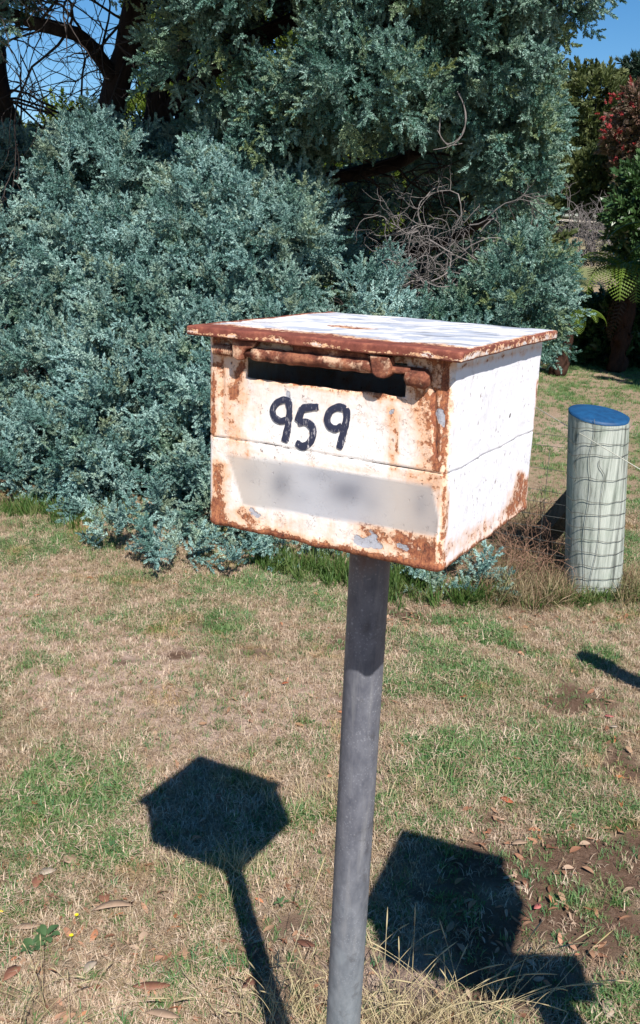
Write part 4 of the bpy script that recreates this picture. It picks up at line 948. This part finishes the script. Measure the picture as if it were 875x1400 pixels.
# ------------------------------------------------------------------ grass and litter
def tuft(seed, mat, nb, h, w, lay, spread):
    r = np.random.default_rng(seed); mb = MB()
    for _ in range(nb):
        p = np.array([r.normal()*spread, r.normal()*spread, 0]); a = r.uniform(0, 6.28); tilt = r.uniform(*lay); hh = h*r.uniform(.5, 1.3)
        d = np.array([math.cos(a), math.sin(a), 0]); s = np.array([-math.sin(a), math.cos(a), 0])*w*r.uniform(.6, 1.2); t0 = tilt*.5; t1 = min(1.5, tilt*1.4)
        q = p+(d*math.sin(t0)+EZ*math.cos(t0))*hh*.5; e = q+(d*math.sin(t1)+EZ*math.cos(t1))*hh*.5
        mb.add([p-s, p+s, q+s*.8, q-s*.8, e], [(0, 1, 2, 3), (3, 2, 4)])
    return source(mb, 'tuft_source', mat)
def ggroup(kind, mat, *a):
    G[kind] = (scatter_group(kind, [tuft(s, mat, *a) for s in (1, 2, 3, 4)]), 4, mat)
ggroup('t_green', M['greengrass'], 14, .027, .0013, (.3, 1.35), .014)
ggroup('t_dry', M['drygrass'], 12, .036, .0011, (.9, 1.5), .016)
ggroup('t_lush', M['lushgrass'], 16, .13, .0035, (.1, .9), .02)
ggroup('t_straw', M['straw'], 9, .12, .0012, (.2, 1.3), .015)
ggroup('t_weed', M['brownweed'], 9, .12, .0012, (.2, 1.3), .015)
def in_view(P, mar=60):
    x, y, z = proj(P); return (z > .3) & (x > -mar) & (x < 875+mar) & (y > 0) & (y < 1400+mar)
def lawn(name, kind, n, dens, size, label, yr=(1.3, 6.2), xr=(-2.9, 2.6), cat='grass', powr=.6):
    X = rng.uniform(*xr, n); Y = yr[0]+(yr[1]-yr[0])*rng.random(n)**(1/powr) if powr != 1 else rng.uniform(*yr, n)
    Y = rng.uniform(*yr, n)
    g, s, d = fields(X, Y); P = np.stack([X, Y, terrain(X, Y)], 1)
    k = (rng.random(n) < dens(g, s, d)) & in_view(P, 260); P = P[k]; n = len(P); g = g[k]
    D_ = rng.normal(size=(n, 3))*.12; D_[:, 2] = 1
    gg, ns, mat = G[kind]; o = scatter(name, P, dir_to_euler(D_), size*rng.uniform(.6, 1.35, n)*(.75+.5*g), gg, ns, mat)
    tag(o, label, cat, None, 'stuff'); return o
lawn('green_grass', 't_green', 135000, lambda g, s, d: np.clip(.10+sstep(.2, .7, g)*1.0, .0, 1), 1.0, 'short green grass growing in patches across the lawn')
lawn('dry_grass', 't_dry', 110000, lambda g, s, d: np.clip(.9-.30*sstep(.5, .9, d)-sstep(.2, .6, s)*.85-sstep(.4, .9, g)*.45, .05, 1), 1.0, 'flattened dry straw coloured grass between the green patches')
lawn('lawn_grass', 't_green', 45000, lambda g, s, d: .15+.75*g, 1.3, 'mown grass of the lawn behind the fence post', (6.0, 14.5), (.6, 6.2))
def patch(name, kind, L, n, size, label, cat, up=1.0, sc=(.12, .08)):
    P = []
    for x, y, w, h in L:
        q = np.stack([rng.normal(x, w, n), rng.normal(y, h, n)], 1)
        for a, b in q:
            if b > 400: P.append(gnd(a, b))
    P = np.array(P); P[:, 2] = terrain(P[:, 0], P[:, 1]); D_ = rng.normal(size=P.shape)*.3; D_[:, 2] = up
    gg, ns, mat = G[kind]; o = scatter(name, P, dir_to_euler(D_), size*rng.uniform(.6, 1.3, len(P)), gg, ns, mat); return tag(o, label, cat, None, 'stuff')
patch('long_grass', 't_lush', [(430, 788, 28, 7), (555, 800, 12, 5), (480, 795, 22, 6), (555, 806, 20, 5), (620, 826, 40, 5), (110, 712, 45, 9), (30, 702, 30, 6), (385, 780, 14, 5)], 42, .85, 'lush green strappy grass along the foot of the silver shrub', 'grass')
patch('dry_weeds', 't_weed', [(715, 790, 22, 22), (740, 760, 14, 16), (718, 735, 16, 12), (735, 720, 12, 10), (700, 815, 30, 10), (730, 825, 24, 7), (860, 815, 10, 8), (765, 790, 6, 10), (680, 800, 16, 10)], 120, 1.25, 'dry brown weeds growing round the foot of the pale green fence post', 'weeds')
patch('green_weeds', 't_lush', [(735, 790, 14, 12), (720, 825, 30, 6), (790, 826, 50, 6), (830, 822, 25, 4)], 42, .65, 'green blades among the dry weeds by the fence post', 'weeds')
patch('straw_tufts', 't_straw', [(560, 1395, 50, 18), (420, 1400, 30, 30), (300, 1200, 40, 25), (640, 1400, 40, 14), (460, 1100, 30, 12), (560, 1085, 50, 14), (330, 1190, 30, 10)], 26, .62, 'bleached straw tufts standing in the thin lawn', 'grass')
# russet weed stems by the post
ws = empty('dead_weed', gnd(720, 800), 'russet and grey dead weed stems tangled beside the fence post', 'weeds')
st = [(gnd(rng.uniform(685, 765), rng.uniform(740, 815)), (rng.normal()*.6-.1, rng.normal()*.3, 1)) for _ in range(80)]
t = bark_mat('russet_stems', (0.12, 0.06, 0.04), (0.36, 0.22, 0.15), 20, 1)
branches('stems', t, st, ws, .0032, 4, 4, .38, .25, .04)
# tall straw stalks round the foot of the pole
stalks = empty('dry_grass_stalks', (PP[0]+.12, PP[1]+.4, 0), 'long pale dry grass stalks arching round the foot of the mailbox pole', 'grass'); 
mb = MB()
def stalk(p0, p1, bend, r=.0012):
    p0, p1 = np.array(p0), np.array(p1); n = 14; s = np.linspace(0, 1, n)[:, None]; Q = p0+(p1-p0)*s+np.array(bend)*(4*s*(1-s)); mb.tube(Q, np.linspace(r, r*.5, n), 4)
    k = Q[-4:]; mb.tube(k, [.0006, .0018, .0016, .0005], 5)
for a in [((365, 1420), (447, 1165), 1.75, 1.9), ((368, 1440), (382, 1300), 1.7, 1.75), ((430, 1450), (372, 1330), 1.65, 1.75), ((400, 1440), (366, 1345), 1.66, 1.72), ((560, 1400), (568, 1235), 1.68, 1.75), ((520, 1420), (530, 1240), 1.66, 1.8), ((440, 1420), (405, 1290), 1.66, 1.8), ((610, 1400), (606, 1300), 1.7, 1.75),
          ((500, 1310), (475, 1420), 1.75, 1.62), ((490, 1330), (560, 1262), 1.66, 1.85), ((720, 1400), (840, 1270), 1.72, 1.9), ((545, 1420), (545, 1280), 1.66, 1.72), ((590, 1420), (640, 1290), 1.66, 1.8), ((540, 1420), (500, 1270), 1.66, 1.74), ((640, 1420), (600, 1255), 1.66, 1.8), ((505, 1430), (590, 1330), 1.66, 1.76), ((660, 1430), (720, 1330), 1.66, 1.76), ((330, 1440), (250, 1330), 1.66, 1.78), ((20, 1430), (55, 1310), 1.66, 1.72)]:
    stalk(gnd(*a[0]), aty(*a[1], a[3]), (0, 0, .02), .0011)
for _ in range(38):
    x = rng.uniform(470, 700); b = gnd(x, rng.uniform(1385, 1450)); ang = rng.uniform(-.3, 3.4); l = rng.uniform(.12, .34)
    e = b+np.array([math.cos(ang)*l, math.sin(ang)*l*.5, rng.uniform(.05, .24)]); stalk(b, e, (0, 0, rng.uniform(.02, .07)), .0010)
for _ in range(45):
    x = rng.uniform(330, 470); b = gnd(x, rng.uniform(1380, 1460)); ang = rng.uniform(0, 3.14); l = rng.uniform(.06, .22)
    e = b+np.array([math.cos(ang)*l, math.sin(ang)*l*.6, rng.uniform(.03, .14)]); stalk(b, e, (0, 0, rng.uniform(.01, .05)), .0009)
for _ in range(22):
    b = gnd(rng.uniform(0, 120), rng.uniform(1360, 1440)); e = b+np.array([rng.normal()*.12, rng.normal()*.08, rng.uniform(.05, .15)]); stalk(b, e, (0, 0, .03), .0009)
o = mb.build('stalks', M['straw'], stalks); o['kind'] = 'stuff'
# leaf litter
def leafmesh(L, w, curlv, seed=0):
    r = np.random.default_rng(seed); n = 7; V = []
    for k in range(n+1):
        s = k/n; x = L*(s-.5); ww = w*math.sin(math.pi*min(1, s*.97+.02))**.8; z = curlv*(1-(2*s-1)**2)*L; y0 = .12*L*math.sin(s*2.5+seed)
        V += [(x, y0-ww, z+abs(curlv)*ww*1.5), (x, y0, z), (x, y0+ww, z+abs(curlv)*ww*1.5)]
    return V, [(3*k+j, 3*k+j+1, 3*k+j+4, 3*k+j+3) for k in range(n) for j in (0, 1)]
S = []
for s in range(4):
    mb = MB(); V, f = leafmesh(.04, .0055*(1+.5*(s % 2)), [.06, .12, -.05, .09][s], s); mb.add(V, f); S.append(source(mb, 'leaf_source', M['litter']))
G['litter'] = (scatter_group('litter', S), 4, M['litter'])
def litter(n):
    P = []
    for _ in range(n):
        P.append(gnd(rng.uniform(-30, 900), 740+670*rng.random()**1.0))
    for x, y, w, h, k in [(640, 850, 90, 10, 170), (320, 790, 90, 8, 90), (800, 1000, 60, 30, 110), (100, 1220, 60, 40, 50), (50, 1300, 60, 60, 40), (720, 1250, 90, 60, 110), (560, 860, 40, 8, 50), (740, 1150, 90, 20, 60), (850, 830, 20, 12, 70), (400, 1300, 50, 50, 30), (250, 1320, 90, 40, 40)]:
        for _ in range(k): P.append(gnd(rng.normal(x, w), max(735, rng.normal(y, h))))
    P = np.array(P); P[:, 2] = terrain(P[:, 0], P[:, 1])+.010; D_ = rng.normal(size=P.shape)*.35; D_[:, 2] = 1
    g, ns, mat = G['litter']; tag(scatter('leaf_litter', P, dir_to_euler(D_), rng.uniform(.25, 1.0, len(P)), g, ns, mat), 'small brown dead leaves and bark bits scattered over the lawn', 'leaves', None, 'stuff')
litter(760)
def lm(name, c):
    t = NT(name); t.set(Base_Color=t.mix(t.noise(90, 5), tuple(a*.45 for a in c), c), Roughness=.65); return t.m
LC = dict(tan=lm('tan_leaf', (.40, .27, .18)), brown=lm('brown_leaf', (.28, .12, .07)), orange=lm('orange_leaf', (.42, .12, .05)), pink=lm('pink_leaf', (.50, .15, .13)), cream=lm('cream_leaf', (.46, .37, .28)), dark=lm('dark_brown_leaf', (.17, .07, .04)))
for x, y, L, w, ang, c, lab in [
    (155, 1248, .105, .014, .15, 'tan', 'long tan gum leaf lying left of the mailbox shadow stem'), (145, 1231, .05, .014, 1.9, 'brown', 'curled brown leaf touching the top of the long tan leaf'),
    (66, 1198, .05, .016, .8, 'cream', 'pale cream leaf on the grass near the left edge'), (52, 1210, .055, .016, 1.9, 'brown', 'brown leaf tucked beside the pale cream leaf at left'),
    (38, 1272, .07, .012, .3, 'tan', 'tan leaf at the left edge beside the broad green weed'), (98, 1178, .06, .02, -.5, 'tan', 'broad light brown leaf above the pale cream leaf at left'),
    (48, 1100, .03, .010, 0, 'orange', 'small orange brown leaf in the green patch at the left edge'), (692, 1101, .045, .016, -.4, 'orange', 'bright orange leaf below the big green patch at right'),
    (706, 1042, .035, .012, 0.1, 'orange', 'orange leaf in the middle of the big green patch at right'), (634, 957, .04, .010, 0.2, 'orange', 'flat orange leaf under the upper green patch right of the pole'),
    (734, 1243, .030, .009, .6, 'pink', 'pink red leaf on bare soil right of the boxy shadow'), (832, 986, .035, .010, .1, 'pink', 'pink and red leaf near the right edge on the soil'),
    (838, 1000, .03, .008, .3, 'cream', 'cream leaf just below the pink leaf near the right edge'), (394, 785, .07, .014, 1.2, 'tan', 'pale tan leaf standing at the foot of the silver shrub'),
    (208, 1352, .09, .014, .2, 'brown', 'long brown leaf at the bottom edge left of the shadow stem'), (345, 1352, .055, .012, .5, 'dark', 'dark brown leaf inside the mailbox post shadow near the bottom'),
    (418, 1298, .05, .012, -.2, 'dark', 'dark reddish leaf between the shadow stem and the pole'), (222, 1395, .08, .012, .1, 'tan', 'tan leaf cut by the bottom edge of the picture'),
    (125, 1330, .045, .012, 1.0, 'cream', 'cream leaf in the lower left straw'), (300, 1095, .03, .010, 1.3, 'brown', 'single brown leaf inside the mailbox shadow'),
    (835, 1385, .06, .018, 1.0, 'cream', 'pale leaf at the bottom right corner in dry straw'), (275, 1185, .04, .010, 0, 'tan', 'tan leaf just under the mailbox shadow'),
    (20, 1340, .055, .016, .9, 'brown', 'red brown leaf at the lower left edge'), (390, 940, .03, .009, .4, 'orange', 'small rust coloured leaf on the dry grass left of the pole'),
    (710, 1160, .05, .012, .1, 'tan', 'light brown leaf right of the boxy shadow top'), (300, 850, .04, .008, .2, 'dark', 'dark twiggy leaf on the dry ground left of the pole')]:
    V, f = leafmesh(L*1.0, w*.95, .06, x % 5); ca, sa = math.cos(ang), math.sin(ang); p = gnd(x, y); p[2] = terrain(p[:1], p[1:2])[0]+.016
    mb = MB(); mb.add([(p[0]+a*ca-b*sa, p[1]+a*sa+b*ca, p[2]+c_) for a, b, c_ in V], f)
    e = empty('x', p); o = mb.build('fallen_leaf', LC[c], e); o.parent = None; o.location = e.location; bpy.data.objects.remove(e)
    s_ = o.modifiers.new('thickness', 'SOLIDIFY'); s_.thickness = .0005
    tag(o, lab, 'leaf', 'large fallen gum leaves on the lawn')
# broad weeds
def rosette(x, y, n, L, w, label):
    p = gnd(x, y); r = empty('weed', p, label, 'weed')
    for k in range(n):
        V, f = leafmesh(L*random.uniform(.7, 1.1), w, .12, k); a = 2*math.pi*k/n+random.uniform(-.3, .3); ca, sa = math.cos(a), math.sin(a)
        mb = MB(); mb.add([(p[0]+(X+L*.55)*ca-Y*sa, p[1]+(X+L*.55)*sa+Y*ca, p[2]+.012+Z+.25*(X+L*.5)) for X, Y, Z in V], f); mb.build('leaf', M['weed'], r)
rosette(45, 1300, 11, .032, .008, 'dark green broad leaved weed in the lower left corner'); rosette(65, 1285, 6, .035, .009, 'smaller broad leaved weed just above the lower left weed')
rosette(150, 1165, 7, .032, .006, 'pale green leafy weed left of the mailbox shadow'); rosette(735, 795, 8, .07, .018, 'bright green leafy weed left of the fence post foot'); rosette(385, 1240, 5, .022, .004, 'tiny green weed beside the mailbox shadow stem')
yf = NT('yellow_petals'); yf.set(Base_Color=(.75, .6, .02), Roughness=.5)
for x, y, lab in ((2, 1256, 'small yellow dandelion flower at the left edge'), (105, 1260, 'tiny yellow flower low in the grass near the long tan leaf'), (98, 1288, 'tiny yellow flower beside the broad leaved weed')):
    p = gnd(x, y)+EZ*.02; fl = empty('flower', p, lab, 'flower'); mb = MB()
    for k in range(10):
        a = k*.628; d = np.array([math.cos(a), math.sin(a), .25])*.006; s = np.array([-math.sin(a), math.cos(a), 0])*.002; mb.add([p, p+d*.6+s, p+d, p+d*.6-s], [(0, 1, 2, 3)])
    mb.build('petals', yf.m, fl); mb = MB(); mb.tube([p-EZ*.03, p], .0012, 5); mb.build('stem', M['weed'], fl)
